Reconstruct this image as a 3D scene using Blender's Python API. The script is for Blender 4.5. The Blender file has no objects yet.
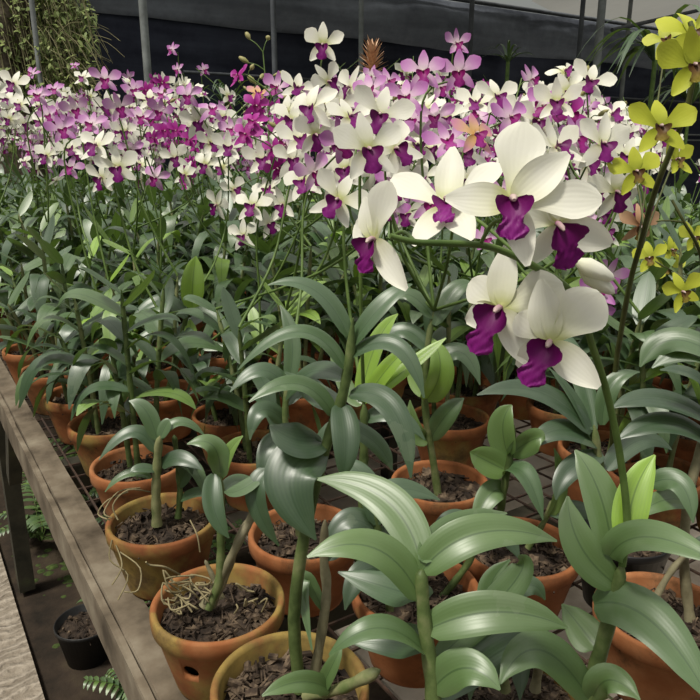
import bpy, bmesh, math, random
import numpy as np
from mathutils import Vector, Matrix, noise
from math import sin, cos, pi, radians, atan2, sqrt
R_ = random.Random(7)
SC = bpy.context.scene
COL = SC.collection

# ------------------------------------------------------------------ camera
CAM = Vector((0, 0, 1.41))
YAW, PITCH = radians(33), radians(16)
FW = Vector((sin(YAW)*cos(PITCH), cos(YAW)*cos(PITCH), -sin(PITCH)))
RT = Vector((cos(YAW), -sin(YAW), 0))
UP = RT.cross(FW)
cd = bpy.data.cameras.new('camera'); cam = bpy.data.objects.new('camera', cd); COL.objects.link(cam)
cd.lens = 36; cd.sensor_width = 36; cd.clip_start = .05
cam.matrix_world = Matrix.Translation(CAM) @ Matrix((RT, UP, -FW)).transposed().to_4x4()
SC.camera = cam
SC.view_settings.view_transform = 'Standard'; SC.view_settings.look = 'None'
SC.view_settings.gamma = 1; SC.view_settings.exposure = 0.0

def P(u, v, d):
    """point of the place seen in direction (u,v) of the survey photo, d metres deep"""
    return CAM + (FW + RT*((u-350)/700) + UP*((350-v)/700))*d
def onz(u, v, z):
    q = FW + RT*((u-350)/700) + UP*((350-v)/700)
    return CAM + q*((z-CAM.z)/q.z)
def proj(p):
    q = Vector(p)-CAM; d = q.dot(FW)
    if d < .05: return (-999, -999, d)
    return 350+700*q.dot(RT)/d, 350-700*q.dot(UP)/d, d

# ------------------------------------------------------------------ mesh builder
class MB:
    def __init__(s): s.v=[]; s.f=[]; s.uv=[]; s.m=[]; s.t=[]; s.tint=0.4; s.mi=0
    def grid(s, rows, closed=False, vr=(0,1)):
        nr=len(rows); nc=len(rows[0]); b=len(s.v)
        for r in rows:
            s.v += [tuple(p) for p in r]
        s.t += [s.tint]*(nr*nc)
        cc = nc if closed else nc-1
        for i in range(nr-1):
            for j in range(cc):
                k=(j+1)%nc
                s.f.append((b+i*nc+j, b+i*nc+k, b+(i+1)*nc+k, b+(i+1)*nc+j)); s.m.append(s.mi)
                u0=j/cc; u1=(j+1)/cc; v0=i/(nr-1); v1=(i+1)/(nr-1)
                s.uv += [(u0,v0),(u1,v0),(u1,v1),(u0,v1)]
    def fan(s, ring, flip=False):
        b=len(s.v); s.v += [tuple(p) for p in ring]; s.t += [s.tint]*len(ring)
        ids=list(range(b,b+len(ring)))
        if flip: ids.reverse()
        s.f.append(tuple(ids)); s.m.append(s.mi); s.uv += [(.5,.5)]*len(ring)
    def tube(s, pts, rad, n=8, cap=True):
        pts=[Vector(p) for p in pts]
        if not hasattr(rad,'__len__'): rad=[rad]*len(pts)
        rows=[]; ref=None
        for i,p in enumerate(pts):
            t=(pts[min(i+1,len(pts)-1)]-pts[max(i-1,0)]).normalized()
            if ref is None:
                ref = t.orthogonal().normalized()
            ref=(ref-t*ref.dot(t)).normalized(); b=t.cross(ref)
            rows.append([p+(ref*cos(2*pi*k/n)+b*sin(2*pi*k/n))*rad[i] for k in range(n)])
        s.grid(rows, closed=True)
        if cap: s.fan(rows[0],True); s.fan(rows[-1])
    def box(s, c, h, M=None):
        c=Vector(c); M=M or Matrix.Identity(3); b=len(s.v)
        for x in (-1,1):
            for y in (-1,1):
                for z in (-1,1): s.v.append(tuple(c+M@Vector((x*h[0],y*h[1],z*h[2])))); s.t.append(s.tint)
        for q in ((0,1,3,2),(4,6,7,5),(0,4,5,1),(2,3,7,6),(0,2,6,4),(1,5,7,3)):
            s.f.append(tuple(b+i for i in q)); s.m.append(s.mi); s.uv += [(0,0),(1,0),(1,1),(0,1)]
    def lathe(s, prof, n=40, c=(0,0,0), wob=0, seed=0):
        rows=[]
        for i,(r,z) in enumerate(prof):
            rows.append([Vector((c[0]+r*cos(2*pi*k/n)*(1+wob*sin(2*pi*k/n*2+seed)), c[1]+r*sin(2*pi*k/n), c[2]+z)) for k in range(n)])
        s.grid(rows, closed=True)
    def mesh(s, name, mats, off=None, smooth=True):
        me=bpy.data.meshes.new(name)
        o=Vector(off) if off is not None else Vector()
        me.from_pydata([(v[0]-o.x,v[1]-o.y,v[2]-o.z) for v in s.v],[],s.f)
        if not isinstance(mats,(list,tuple)): mats=[mats]
        for m in mats: me.materials.append(m)
        if len(mats)>1: me.polygons.foreach_set('material_index', s.m)
        ul=me.uv_layers.new(name='UVMap'); ul.data.foreach_set('uv',[c for p in s.uv for c in p])
        at=me.attributes.new('tint','FLOAT','POINT'); at.data.foreach_set('value', s.t)
        me.polygons.foreach_set('use_smooth',[smooth]*len(s.f)); me.update()
        return me
    def build(s, name, mats, parent=None, off=None, smooth=True):
        return link(name, s.mesh(name,mats,off,smooth), parent)
def link(name, data, parent=None, loc=None, mat=None):
    o=bpy.data.objects.new(name, data); COL.objects.link(o)
    if parent is not None: o.parent=parent
    if loc is not None: o.location=loc
    if mat is not None: o.matrix_local=mat
    return o
def tag(o, label=None, cat=None, group=None, kind=None):
    if label: o['label']=label
    if cat: o['category']=cat
    if group: o['group']=group
    if kind: o['kind']=kind
    return o

# ------------------------------------------------------------------ materials
def mat(name):
    m=bpy.data.materials.new(name); m.use_nodes=True; nt=m.node_tree
    bs=nt.nodes['Principled BSDF']
    return m, nt, bs
def N(nt, t, **k):
    n=nt.nodes.new(t)
    for a,b in k.items():
        if a in n.inputs.keys(): n.inputs[a].default_value=b
        else: setattr(n,a,b)
    return n
def ramp(nt, fac, stops):
    r=nt.nodes.new('ShaderNodeValToRGB'); e=r.color_ramp.elements
    while len(e)<len(stops): e.new(.5)
    for q,(p,c) in zip(e,stops): q.position=p; q.color=(*c,1)
    nt.links.new(fac, r.inputs[0]); return r.outputs[0]
def mixc(nt, fac, a, b, mode='MIX'):
    n=nt.nodes.new('ShaderNodeMix'); n.data_type='RGBA'; n.blend_type=mode
    for sck,val in ((0,fac),(6,a),(7,b)):
        if hasattr(val,'is_output'): nt.links.new(val,n.inputs[sck])
        else: n.inputs[sck].default_value = val if sck==0 else (*val,1)
    return n.outputs[2]
def mth(nt, op, a, b=None):
    n=nt.nodes.new('ShaderNodeMath'); n.operation=op
    for i,val in enumerate((a,b)):
        if val is None: continue
        if hasattr(val,'is_output'): nt.links.new(val,n.inputs[i])
        else: n.inputs[i].default_value=val
    return n.outputs[0]
def noise_tex(nt, scale, detail=4, coord='Object', rough=.6):
    tc=N(nt,'ShaderNodeTexCoord'); n=N(nt,'ShaderNodeTexNoise'); n.inputs['Scale'].default_value=scale
    n.inputs['Detail'].default_value=detail; n.inputs['Roughness'].default_value=rough
    nt.links.new(tc.outputs[coord], n.inputs['Vector']); return n.outputs[0]
def bump(nt, bs, h, strength, dist=.002):
    b=N(nt,'ShaderNodeBump'); b.inputs['Strength'].default_value=strength; b.inputs['Distance'].default_value=dist
    nt.links.new(h,b.inputs['Height']); nt.links.new(b.outputs[0], bs.inputs['Normal'])
def translucent(nt, bs, color, fac):
    tr=N(nt,'ShaderNodeBsdfTranslucent'); mx=N(nt,'ShaderNodeMixShader'); mx.inputs[0].default_value=fac
    if hasattr(color,'is_output'): nt.links.new(color,tr.inputs[0])
    else: tr.inputs[0].default_value=(*color,1)
    nt.links.new(bs.outputs[0],mx.inputs[1]); nt.links.new(tr.outputs[0],mx.inputs[2])
    nt.links.new(mx.outputs[0], nt.nodes['Material Output'].inputs[0])

def m_leaf():
    m,nt,bs=mat('orchid_leaf')
    at=N(nt,'ShaderNodeAttribute',attribute_name='tint'); oi=N(nt,'ShaderNodeObjectInfo')
    t=mth(nt,'ADD',at.outputs['Fac'], mth(nt,'MULTIPLY',mth(nt,'SUBTRACT',oi.outputs['Random'],.5),.14))
    col=ramp(nt,t,[(0,(.014,.040,.020)),(.3,(.034,.080,.032)),(.6,(.095,.165,.046)),(.8,(.18,.30,.045)),(1,(.28,.47,.035))])
    uv=N(nt,'ShaderNodeUVMap'); sp=N(nt,'ShaderNodeSeparateXYZ'); nt.links.new(uv.outputs[0],sp.inputs[0])
    x=mth(nt,'ABSOLUTE',mth(nt,'SUBTRACT',sp.outputs[0],.5))
    rib=mth(nt,'LESS_THAN',x,.025)
    st=mth(nt,'SINE',mth(nt,'MULTIPLY',sp.outputs[0],70.))
    nz=noise_tex(nt,38,3); c2=mixc(nt,mth(nt,'MULTIPLY',nz,.55),col,mixc(nt,.5,col,(.17,.225,.12)))
    c2=mixc(nt,mth(nt,'MULTIPLY',mth(nt,'ADD',st,1.),.05),c2,(.12,.19,.08))
    c2=mixc(nt,mth(nt,'MULTIPLY',rib,.45),c2,(.012,.04,.012))
    # pale dusty patches, greyish sheen highlights put into the colour
    nz2=noise_tex(nt,9,5); du=mth(nt,'MULTIPLY',mth(nt,'GREATER_THAN',nz2,.60),.14)
    c2=mixc(nt,du,c2,(.25,.29,.19))
    nt.links.new(c2,bs.inputs['Base Color'])
    bs.inputs['Roughness'].default_value=.42; bs.inputs['Specular IOR Level'].default_value=.8; bs.inputs['Coat Weight'].default_value=.22; bs.inputs['Coat Roughness'].default_value=.38; bs.inputs['Coat Tint'].default_value=(.93,.98,1,1)
    h=mth(nt,'ADD',mth(nt,'MULTIPLY',st,.25),mth(nt,'MULTIPLY',rib,-1.2)); bump(nt,bs,h,.09,.0008)
    translucent(nt,bs,mixc(nt,.5,c2,(.30,.52,.03)),.13)
    return m
def m_simple(name, stops, scale, rough=.7, bmp=0, spec=.3, coord='Object', detail=5, rnd=0, bd=.003):
    m,nt,bs=mat(name); n=noise_tex(nt,scale,detail,coord)
    if rnd:
        oi=N(nt,'ShaderNodeObjectInfo'); n2=mth(nt,'ADD',n,mth(nt,'MULTIPLY',mth(nt,'SUBTRACT',oi.outputs['Random'],.5),rnd))
    else: n2=n
    nt.links.new(ramp(nt,n2,stops),bs.inputs['Base Color'])
    bs.inputs['Roughness'].default_value=rough; bs.inputs['Specular IOR Level'].default_value=spec
    if bmp: bump(nt,bs,n,bmp,bd)
    return m
def m_petal(name, stops, trans=.22, edge=None):
    m,nt,bs=mat(name)
    uv=N(nt,'ShaderNodeUVMap'); sp=N(nt,'ShaderNodeSeparateXYZ'); nt.links.new(uv.outputs[0],sp.inputs[0])
    oi=N(nt,'ShaderNodeObjectInfo')
    nz=noise_tex(nt,1.6,3,'Object')
    t=mth(nt,'ADD',sp.outputs[1],mth(nt,'MULTIPLY',mth(nt,'SUBTRACT',nz,.5),.35))
    t=mth(nt,'ADD',t,mth(nt,'MULTIPLY',mth(nt,'SUBTRACT',oi.outputs['Random'],.5),.25))
    c=ramp(nt,t,stops)
    st=mth(nt,'SINE',mth(nt,'MULTIPLY',sp.outputs[0],48.))
    nt.links.new(c,bs.inputs['Base Color']); bs.inputs['Roughness'].default_value=.5; bs.inputs['Specular IOR Level'].default_value=.25
    bump(nt,bs,st,.035,.003)
    translucent(nt,bs,c,trans)
    return m
def m_terracotta():
    m,nt,bs=mat('terracotta')
    oi=N(nt,'ShaderNodeObjectInfo'); at=N(nt,'ShaderNodeAttribute',attribute_name='tint')
    n=noise_tex(nt,16,6); base=ramp(nt,mth(nt,'ADD',n,mth(nt,'MULTIPLY',mth(nt,'SUBTRACT',oi.outputs['Random'],.5),.3)),
        [(.25,(.13,.048,.02)),(.5,(.27,.098,.036)),(.75,(.36,.16,.07))])
    tc=N(nt,'ShaderNodeTexCoord'); sp=N(nt,'ShaderNodeSeparateXYZ'); nt.links.new(tc.outputs['Object'],sp.inputs[0])
    n2=noise_tex(nt,11,5); n3=noise_tex(nt,23,6)
    # tint: how mossy this pot is; moss in patches of its own
    mo=mth(nt,'MULTIPLY',ramp(nt,mth(nt,'ADD',n2,mth(nt,'MULTIPLY',mth(nt,'SUBTRACT',at.outputs['Fac'],.5),.5)),[(.47,(0,0,0)),(.62,(1,1,1))]),.85)
    c=mixc(nt,mo,base,ramp(nt,n3,[(.3,(.09,.08,.03)),(.55,(.27,.20,.055)),(.8,(.26,.18,.08))]))
    dk=ramp(nt,noise_tex(nt,13,8,rough=.75),[(.53,(0,0,0)),(.66,(1,1,1))]); c=mixc(nt,mth(nt,'MULTIPLY',dk,.72),c,(.07,.045,.025))
    nt.links.new(c,bs.inputs['Base Color']); bs.inputs['Roughness'].default_value=.85; bs.inputs['Specular IOR Level'].default_value=.2
    bump(nt,bs,n3,.35,.002)
    return m
LEAF=m_leaf(); TERRA=m_terracotta()
CANE=m_simple('orchid_cane',[(.3,(.045,.07,.02)),(.5,(.10,.14,.045)),(.8,(.24,.24,.12))],38,.5,.25,rnd=.4)
OLDCANE=m_simple('old_cane',[(.3,(.10,.085,.045)),(.55,(.22,.20,.12)),(.8,(.36,.32,.22))],30,.7,.3)
STALK=m_simple('flower_stalk',[(.3,(.055,.10,.02)),(.7,(.13,.20,.05))],30,.5)
DSTALK=m_simple('dark_flower_stalk',[(.3,(.05,.05,.015)),(.7,(.10,.12,.035))],30,.5)
BUD=m_simple('flower_bud',[(.3,(.20,.22,.06)),(.7,(.42,.36,.18))],30,.5)
WHITE=m_petal('white_petal',[(0,(.55,.58,.25)),(.22,(.76,.76,.58)),(.6,(.82,.81,.72)),(1,(.83,.82,.72))])
LAV=m_petal('lavender_petal',[(0,(.76,.66,.66)),(.3,(.72,.50,.66)),(.65,(.56,.27,.54)),(1,(.45,.15,.44))])
MAG=m_petal('magenta_petal',[(0,(.34,.01,.20)),(.4,(.36,.015,.25)),(1,(.46,.07,.36))])
YEL=m_petal('yellow_petal',[(0,(.30,.34,.03)),(.4,(.45,.49,.045)),(1,(.52,.55,.06))])
OLD=m_petal('fading_petal',[(0,(.70,.42,.12)),(.4,(.72,.45,.25)),(1,(.60,.22,.42))])
DRY=m_petal('dried_petal',[(0,(.30,.15,.07)),(.5,(.42,.24,.14)),(1,(.5,.33,.2))])
LIPP=m_petal('purple_lip',[(0,(.10,.004,.07)),(.5,(.16,.006,.13)),(1,(.22,.012,.19))],.12)
LIPM=m_petal('magenta_lip',[(0,(.20,.005,.10)),(.5,(.27,.008,.17)),(1,(.36,.03,.27))],.15)
LIPB=m_petal('brown_lip',[(0,(.05,.02,.01)),(.5,(.13,.07,.02)),(1,(.30,.24,.04))],.1)
COLM=m_petal('column',[(0,(.36,.16,.26)),(1,(.62,.50,.44))],.1)
MIX=m_simple('potting_soil',[(.3,(.012,.009,.007)),(.6,(.05,.035,.025)),(.8,(.10,.075,.05))],60,.95,.8)
CHIP=m_simple('bark_chip',[(.34,(.014,.010,.008)),(.52,(.045,.030,.020)),(.72,(.20,.145,.095))],55,.9,.4)
ROOT=m_simple('aerial_root',[(.3,(.13,.105,.05)),(.7,(.33,.28,.16))],40,.8)
WOODT=m_simple('weathered_board',[(.3,(.055,.042,.028)),(.5,(.15,.12,.085)),(.7,(.25,.215,.16))],10,.85,.4)
WOODD=m_simple('mossy_timber',[(.3,(.018,.018,.012)),(.6,(.05,.045,.03)),(.8,(.07,.08,.035))],12,.9,.4)
WIRE=m_simple('rusty_wire',[(.3,(.03,.022,.018)),(.7,(.085,.05,.035))],60,.8)
BLACKP=m_simple('black_plastic',[(.3,(.01,.01,.011)),(.7,(.022,.022,.022))],20,.5,spec=.4)

# ------------------------------------------------------------------ leaf
def leaf(mb, p0, pm, p2, W, hint, tint=.4, n=10, nx=4, fold=.22, tip=.5, wave=0., sharp=1.0):
    """lance-shaped strap leaf along the arc p0-pm-p2; hint = direction the upper face looks to"""
    p0,pm,p2=Vector(p0),Vector(pm),Vector(p2); c=pm*2-(p0+p2)*.5
    rows=[]; hint=Vector(hint); xs=[-1+2*j/nx for j in range(nx+1)]
    for i in range(n+1):
        t=i/n; p=p0*(1-t)**2+c*2*t*(1-t)+p2*t*t
        tg=((c-p0)*(1-t)+(p2-c)*t).normalized()
        s=tg.cross(hint)
        if s.length<1e-4: s=tg.orthogonal()
        s.normalize(); nn=s.cross(tg)
        w=.5*W*max(.0,(.30*(1-t)**3+ (sin(pi*min(1,t**.82))**(.62*sharp))*(1.0)))
        if t>.86: w*=max(.0,1-((t-.86)/.14)**2)**.5*.9+.02
        w=max(w,.0009)
        f=fold*(1-.45*t)
        rows.append([p+s*(x*w*(1-.15*f))+nn*(abs(x)**1.25*w*f*1.6 - x*x*x*x*w*.18 + wave*W*sin(t*9+x*2)*abs(x)) for x in xs])
    mb.tint=tint; mb.grid(rows)
def bez(pts, n=16):
    pts=[Vector(p) for p in pts]
    if len(pts)==2: return [pts[0].lerp(pts[1],i/n) for i in range(n+1)]
    out=[]; k=len(pts)-1; m=max(3,n//k)
    for i in range(k):
        a=pts[max(i-1,0)];b=pts[i];c=pts[i+1];d=pts[min(i+2,k)]
        for j in range(m+(i==k-1)):
            t=j/m; out.append(.5*((2*b)+(c-a)*t+(2*a-5*b+4*c-d)*t*t+(-a+3*b-3*c+d)*t**3))
    return out
def cane_tube(mb, pts, r0, r1, n=8, node=.035):
    q=bez(pts,18); L=0; rad=[]
    for i,p in enumerate(q):
        if i: L+=(q[i]-q[i-1]).length
        t=i/(len(q)-1)
        rad.append((r0*(1-t)+r1*t)*(1+.10*math.cos(L/node*2*pi))*(1 if t<.88 else 1-.8*(t-.88)/.12))
    mb.tint=.5; mb.tube(q,rad,n)

# ------------------------------------------------------------------ flowers (local: face +Z, top +Y, tepals about 1 long)
def tepal(mb, a, L, W, kind, curl=.12, cup=.18, n=6, nx=4, lift=0, twist=0):
    r=Vector((cos(a),sin(a),0)); s=Vector((-sin(a),cos(a),0)); rows=[]
    for i in range(n+1):
        t=i/n; l=.04+t*L
        if kind=='petal': w=.5*W*(.24*(1-t)**2+sin(pi*t**1.5*.95)**.72*(.36+.64*min(1,t*1.5)))
        else: w=.5*W*(.40*(1-t)**2+sin(pi*min(1,t**.9)*.965)**.8)
        if t>.98: w=W*.10
        rows.append([r*l+s*(x*w)+Vector((0,0,1))*(lift*t*L-curl*L*t*t+cup*w*x*x+twist*x*w*t+.03*sin(t*7+x*3+a)*W*abs(x)) for x in [-1+2*j/nx for j in range(nx+1)]])
    mb.grid(rows)
def lip(mb, n=9, nx=6, L=.78, sz=1.0, ruffle=.05):
    rows=[]
    prof=[.08,.26,.36,.37,.29,.17,.16,.22,.25,.19,.06]; cupv=[1,1,.95,.8,.5,.2,.05,0,-.1,-.2,-.3]
    for i in range(n+1):
        t=i/n; k=t*10; i0=min(9,int(k)); fr=k-i0; fr=fr*fr*(3-2*fr)
        w=(prof[i0]*(1-fr)+prof[i0+1]*fr)*sz; cu=cupv[i0]*(1-fr)+cupv[i0+1]*fr
        y=.02-.80*L*t**1.1; z=.06+.55*L*t*(1-.62*t)
        rows.append([Vector((x*w*(1-.25*cu*abs(x)), y+abs(x)**2*w*.25*cu, z+abs(x)**2*w*cu*.75+ruffle*sin(t*23+x*9)*abs(x)*(t>.5)-.10*(t>.62)*abs(x)*w)) for x in [-1+2*j/nx for j in range(nx+1)]])
    mb.grid(rows)
def column(mb, n=6):
    mb.tube([(0,.02,-.02),(0,.03,.1),(0,-.0,.2),(0,-.04,.25)],[.04,.05,.048,.02],n)
PET=[(33,1.0,.62),(147,1.0,.62)]; SEP=[(90,.94,.37),(226,.88,.38),(314,.88,.38)]
def petals_mesh(name, m, seed, n=6, nx=4, round_=1.0, back=0.):
    r=random.Random(seed); mb=MB()
    for a,L,W in PET: tepal(mb,radians(a+r.uniform(-7,7)),L*r.uniform(.93,1.05),W*r.uniform(.9,1.08)*round_,'petal',r.uniform(-.22,.20)+back,r.uniform(-.1,.35),n,nx,twist=r.uniform(-.2,.2))
    for a,L,W in SEP: tepal(mb,radians(a+r.uniform(-6,6)),L*r.uniform(.92,1.05),W*r.uniform(.9,1.1)*round_,'sepal',r.uniform(-.12,.32)+back,r.uniform(0,.3),n,nx)
    mb.mi=1; column(mb)
    return mb.mesh(name,[m,COLM])
def lip_mesh(name, m, seed, n=12, nx=6, sz=1., L=.78):
    mb=MB(); lip(mb,n,nx,L,sz,.05); return mb.mesh(name,m)
KINDS={'W':(WHITE,LIPP),'L':(LAV,LIPM),'M':(MAG,LIPM),'Y':(YEL,LIPB),'O':(OLD,LIPM),'D':(DRY,LIPB)}
FM={}
for k,(pm_,lm_) in KINDS.items():
    rd=1.12 if k=='Y' else 1.0
    FM[k]=[(petals_mesh('flower',pm_,s*13+1,6,4,rd,back=(.5 if k=='D' else (.35 if s==3 else (-.35 if s==5 else 0)))), lip_mesh('lip',lm_,s, sz=.8 if k=='Y' else 1., L=.6 if k=='Y' else .82)) for s in range(7)]
    FM[k+'far']=[(petals_mesh('flower',pm_,s*17+3,3,2,rd), lip_mesh('lip',lm_,s,7,4)) for s in range(5)]
def face_mat(pos, n, roll, scale, uph=Vector((0,0,1))):
    z=Vector(n).normalized(); y=uph-z*uph.dot(z)
    if y.length<1e-3: y=UP-z*UP.dot(z)
    y.normalize(); x=y.cross(z)
    M=Matrix((x,y,z)).transposed()@Matrix.Rotation(roll,3,'Z')
    return Matrix.Translation(pos)@M.to_4x4()@Matrix.Diagonal((scale,scale,scale,1))
def put_flower(plant, pos, n, roll, dia, kind, far=False, var=None):
    lst=FM[kind+('far' if far else '')]
    fm,lm=lst[R_.randrange(len(lst)) if var is None else var]
    M=face_mat(Vector(pos)-plant.location,n,roll,dia*.5)
    f=link('flower',fm,plant,mat=M); l=link('lip',lm,f)
    return f
def hero_flower(plant, pos, n, roll, dia, teps, lipsz=1., lipL=.8, m=WHITE, lm=LIPP):
    """a big near flower whose petals, sepals and lip are pieces of their own"""
    mb=MB(); column(mb,10)
    f=link('flower',mb.mesh('flower',COLM),plant,mat=face_mat(Vector(pos)-plant.location,n,roll,dia*.5))
    for (kd,a,L,W,curl,cup,lift,tw) in teps:
        mb=MB(); tepal(mb,radians(a),L,W,kd,curl,cup,14,8,lift,tw); mb.build(kd,m,f)
    mb=MB(); lip(mb,24,12,lipL,lipsz,.045); mb.build('lip',lm,f)
    return f

# ------------------------------------------------------------------ pots
def pot_mesh(name, r, h, n=44, moss=.4, seed=0, m=TERRA, bent=True):
    mb=MB(); mb.tint=moss
    rb=r*.70; rim=.023*h/.10
    prof=[(0,.004),(rb*.94,.004),(rb*.98,0),(rb,.003),(rb+(r*.93-rb)*.5,(h-rim)*.5),(r*.93,h-rim-.002),(r*.95,h-rim),(r*.99,h-rim+.003),(r,h-rim*.45),(r*.995,h-.003),(r*.97,h),(r*.91,h-.001),(r*.885,h-.005),(r*.85,h*.6),(rb*.88,.012),(0,.012)] if bent else \
         [(0,.002),(rb,0),(r*.96,h-.012),(r*.97,h-.012),(r,h-.010),(r,h-.002),(r*.985,h),(r*.95,h-.002),(rb*.97,.006),(0,.006)]
    mb.lathe(prof,n,wob=.008,seed=seed)
    return mb.mesh(name,m)
def mix_mesh(name, r, chips, seed, big=1.0, ca=(CHIP,)):
    rr=random.Random(seed); mb=MB(); n=20; rows=[]
    for i in range(7):
        q=r*(1-i/6.)
        rows.append([Vector((q*cos(2*pi*k/n),q*sin(2*pi*k/n), .006*(i/6.)+ (0 if i==0 else rr.uniform(-.004,.005)))) for k in range(n)])
    mb.grid(rows,closed=True); mb.mi=1
    for _ in range(chips):
        a=rr.uniform(0,2*pi); q=r*.93*sqrt(rr.random()); e=Matrix.Rotation(rr.uniform(0,pi),3,'Z')@Matrix.Rotation(rr.uniform(-.7,.7),3,'X')@Matrix.Rotation(rr.uniform(-.5,.5),3,'Y')
        if rr.random()<.7:
            l=rr.uniform(.0025,.0085)*big; mb.box((q*cos(a),q*sin(a),rr.uniform(.002,.010)),(l,l*rr.uniform(.3,.7),rr.uniform(.0012,.003)),e)
        else:
            c=Vector((q*cos(a),q*sin(a),.004)); d=e@Vector((rr.uniform(.008,.02),0,0))
            mb.tube([c-d,c+Vector((0,0,rr.uniform(.004,.012))),c+d*.9],.0011,4)
    return mb.mesh(name,[MIX,CHIP],smooth=False)
PR=.0775; PH=.10
POTS=[pot_mesh('pot',PR,PH,44,ms,i) for i,ms in enumerate((.15,.3,.42,.5,.2))]
POTSLOW=[pot_mesh('pot',PR,PH,24,ms,i) for i,ms in enumerate((.2,.35,.45))]
MIXES=[mix_mesh('potting_mix',PR*.865,260,i,.8) for i in range(4)]
MIXLOW=[mix_mesh('potting_mix',PR*.865,30,i+9) for i in range(2)]
BZ=.81   # top of the wire bench
def pot_with_hole():
    o=link('pot',pot_mesh('pot',PR,PH,64,.66,6))
    q=bmesh.new(); q.from_mesh(o.data); bmesh.ops.remove_doubles(q,verts=q.verts,dist=1e-5); bmesh.ops.recalc_face_normals(q,faces=q.faces); q.to_mesh(o.data); q.free()
    mb=MB(); mb.tube([(0,0,0),(0,0,.12)],.0095,16); c=mb.build('pot_hole_tool',BLACKP)
    a=radians(219); c.matrix_world=Matrix.Translation((cos(a)*.085,sin(a)*.085,.054))@Vector((-cos(a),-sin(a),0.05)).to_track_quat('Z','Y').to_matrix().to_4x4()
    c.scale=(1,1,.35)
    md=o.modifiers.new('b','BOOLEAN'); md.object=c; md.operation='DIFFERENCE'; md.solver='EXACT'
    bpy.context.view_layer.update(); dg=bpy.context.evaluated_depsgraph_get()
    me=bpy.data.meshes.new_from_object(o.evaluated_get(dg)); me.name='pot'
    bpy.data.objects.remove(c); o.modifiers.clear(); bpy.data.objects.remove(o)
    return me
HOLEPOT=pot_with_hole()

# ------------------------------------------------------------------ procedural canes with leaves
def gen_cane(r, h, nl, lean, az, young=.1, L0=.145, t0=.34):
    """returns cane points and leaf specs (p0,pm,p2,W,hint,tint)"""
    d=Vector((cos(az),sin(az),0)); pts=[Vector((0,0,-.012))+d*.0, Vector((0,0,h*.35))+d*lean*.25, Vector((0,0,h*.7))+d*lean*.62, Vector((0,0,h))+d*lean]
    q=bez(pts,24); specs=[]; base=r.uniform(0,pi)
    for i in range(nl):
        t=t0+(1-t0)*(i+.5)/nl; p=q[min(len(q)-1,int(t*(len(q)-1)))]
        a=base+pi*i+r.uniform(-.5,.5); o=Vector((cos(a),sin(a),0))
        L=L0*r.uniform(.78,1.12)*(1-.30*max(0,t-.75)/.25)
        top=max(0,(t-.7)/.3); el=radians(r.uniform(4,36)+ 24*top); dr=r.uniform(.15,.95)*(1-.65*top)
        d1=(o*cos(el)+Vector((0,0,sin(el)))).normalized()
        pm=p+d1*L*.5; p2=p+o*L*(.80-.2*top)*cos(el*.6)+Vector((0,0,L*(sin(el)*1.1-dr)))
        side=o.cross(Vector((0,0,1)))*r.uniform(-.35,.35)
        hint=(Vector((0,0,1))-o*.15+side).normalized()
        tint=r.uniform(.08,.5) if r.random()>young else r.uniform(.6,.95)
        if top>.6 and r.random()<.4: tint=r.uniform(.55,.95)
        specs.append((p,pm,p2,r.uniform(.030,.040)*L/L0,hint,tint))
    return pts,specs
CV=[]   # far cane variants: (cane mesh, leaves mesh, top)
for i in range(12):
    r=random.Random(100+i); h=r.uniform(.24,.36)
    pts,sp=gen_cane(r,h,r.choice([11,12,13]),r.uniform(.02,.09),r.uniform(0,6.28),.10,.165,.2)
    mb=MB(); cane_tube(mb,pts,.0048,.0036,6); cm=mb.mesh('cane',CANE)
    mb=MB()
    for s in sp: leaf(mb,*s,n=7,nx=2)
    CV.append((cm,mb.mesh('leaves',LEAF),pts[-1]))

PLANTS=[]  # dict: root, top(s), depth, hand
def new_plant(x,y,label=None,group=None,pot=None,mixm=None,rz=0,dark=False,bz=BZ):
    root=link('potted_orchid',None); root.location=(x,y,bz); tag(root,label,'potted orchid',group)
    p=link('pot',pot or R_.choice(POTS),root); p.rotation_euler.z=rz or R_.uniform(0,6.28)
    m=link('potting_mix',mixm or R_.choice(MIXES),root,loc=(0,0,PH-.025)); m.rotation_euler.z=R_.uniform(0,6.28)
    d=proj((x,y,bz+PH))
    rec=dict(root=root,xy=Vector((x,y)),tops=[],d=d[2],uv=d,flowers=[],hand=False); PLANTS.append(rec)
    return rec
def grow(rec, ncane, hmin, hmax, near, seed, young=.1, L0=.14, nl=(6,9), lean=(.02,.09)):
    r=random.Random(seed); root=rec['root']
    for c in range(ncane):
        a0=2*pi*c/ncane+r.uniform(-.6,.6); off=Vector((cos(a0)*.028,sin(a0)*.028,PH-.019))*1.0
        if near:
            h=r.uniform(hmin,hmax); pts,sp=gen_cane(r,h,r.randint(*nl),r.uniform(*lean),a0,young,L0)
            mb=MB(); cane_tube(mb,pts,.0050,.0038,8,.03); co=mb.build('cane',CANE,root); co.location=off
            for s in sp:
                mb=MB(); leaf(mb,*s,n=10,nx=4); mb.build('leaf',LEAF,co)
            rec['tops'].append(root.location+off+pts[-1])
        else:
            cm,lm,top=CV[r.randrange(len(CV))]; s=r.uniform(.88,1.14)*(hmin+hmax)/.60; rz=r.uniform(0,6.28)
            co=link('cane',cm,root); co.location=off; co.rotation_euler.z=rz; co.scale=(1,1,s)
            lo=link('leaves',lm,co)
            t=Matrix.Rotation(rz,3,'Z')@top; rec['tops'].append(root.location+off+Vector((t.x,t.y,t.z*s)))

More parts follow.
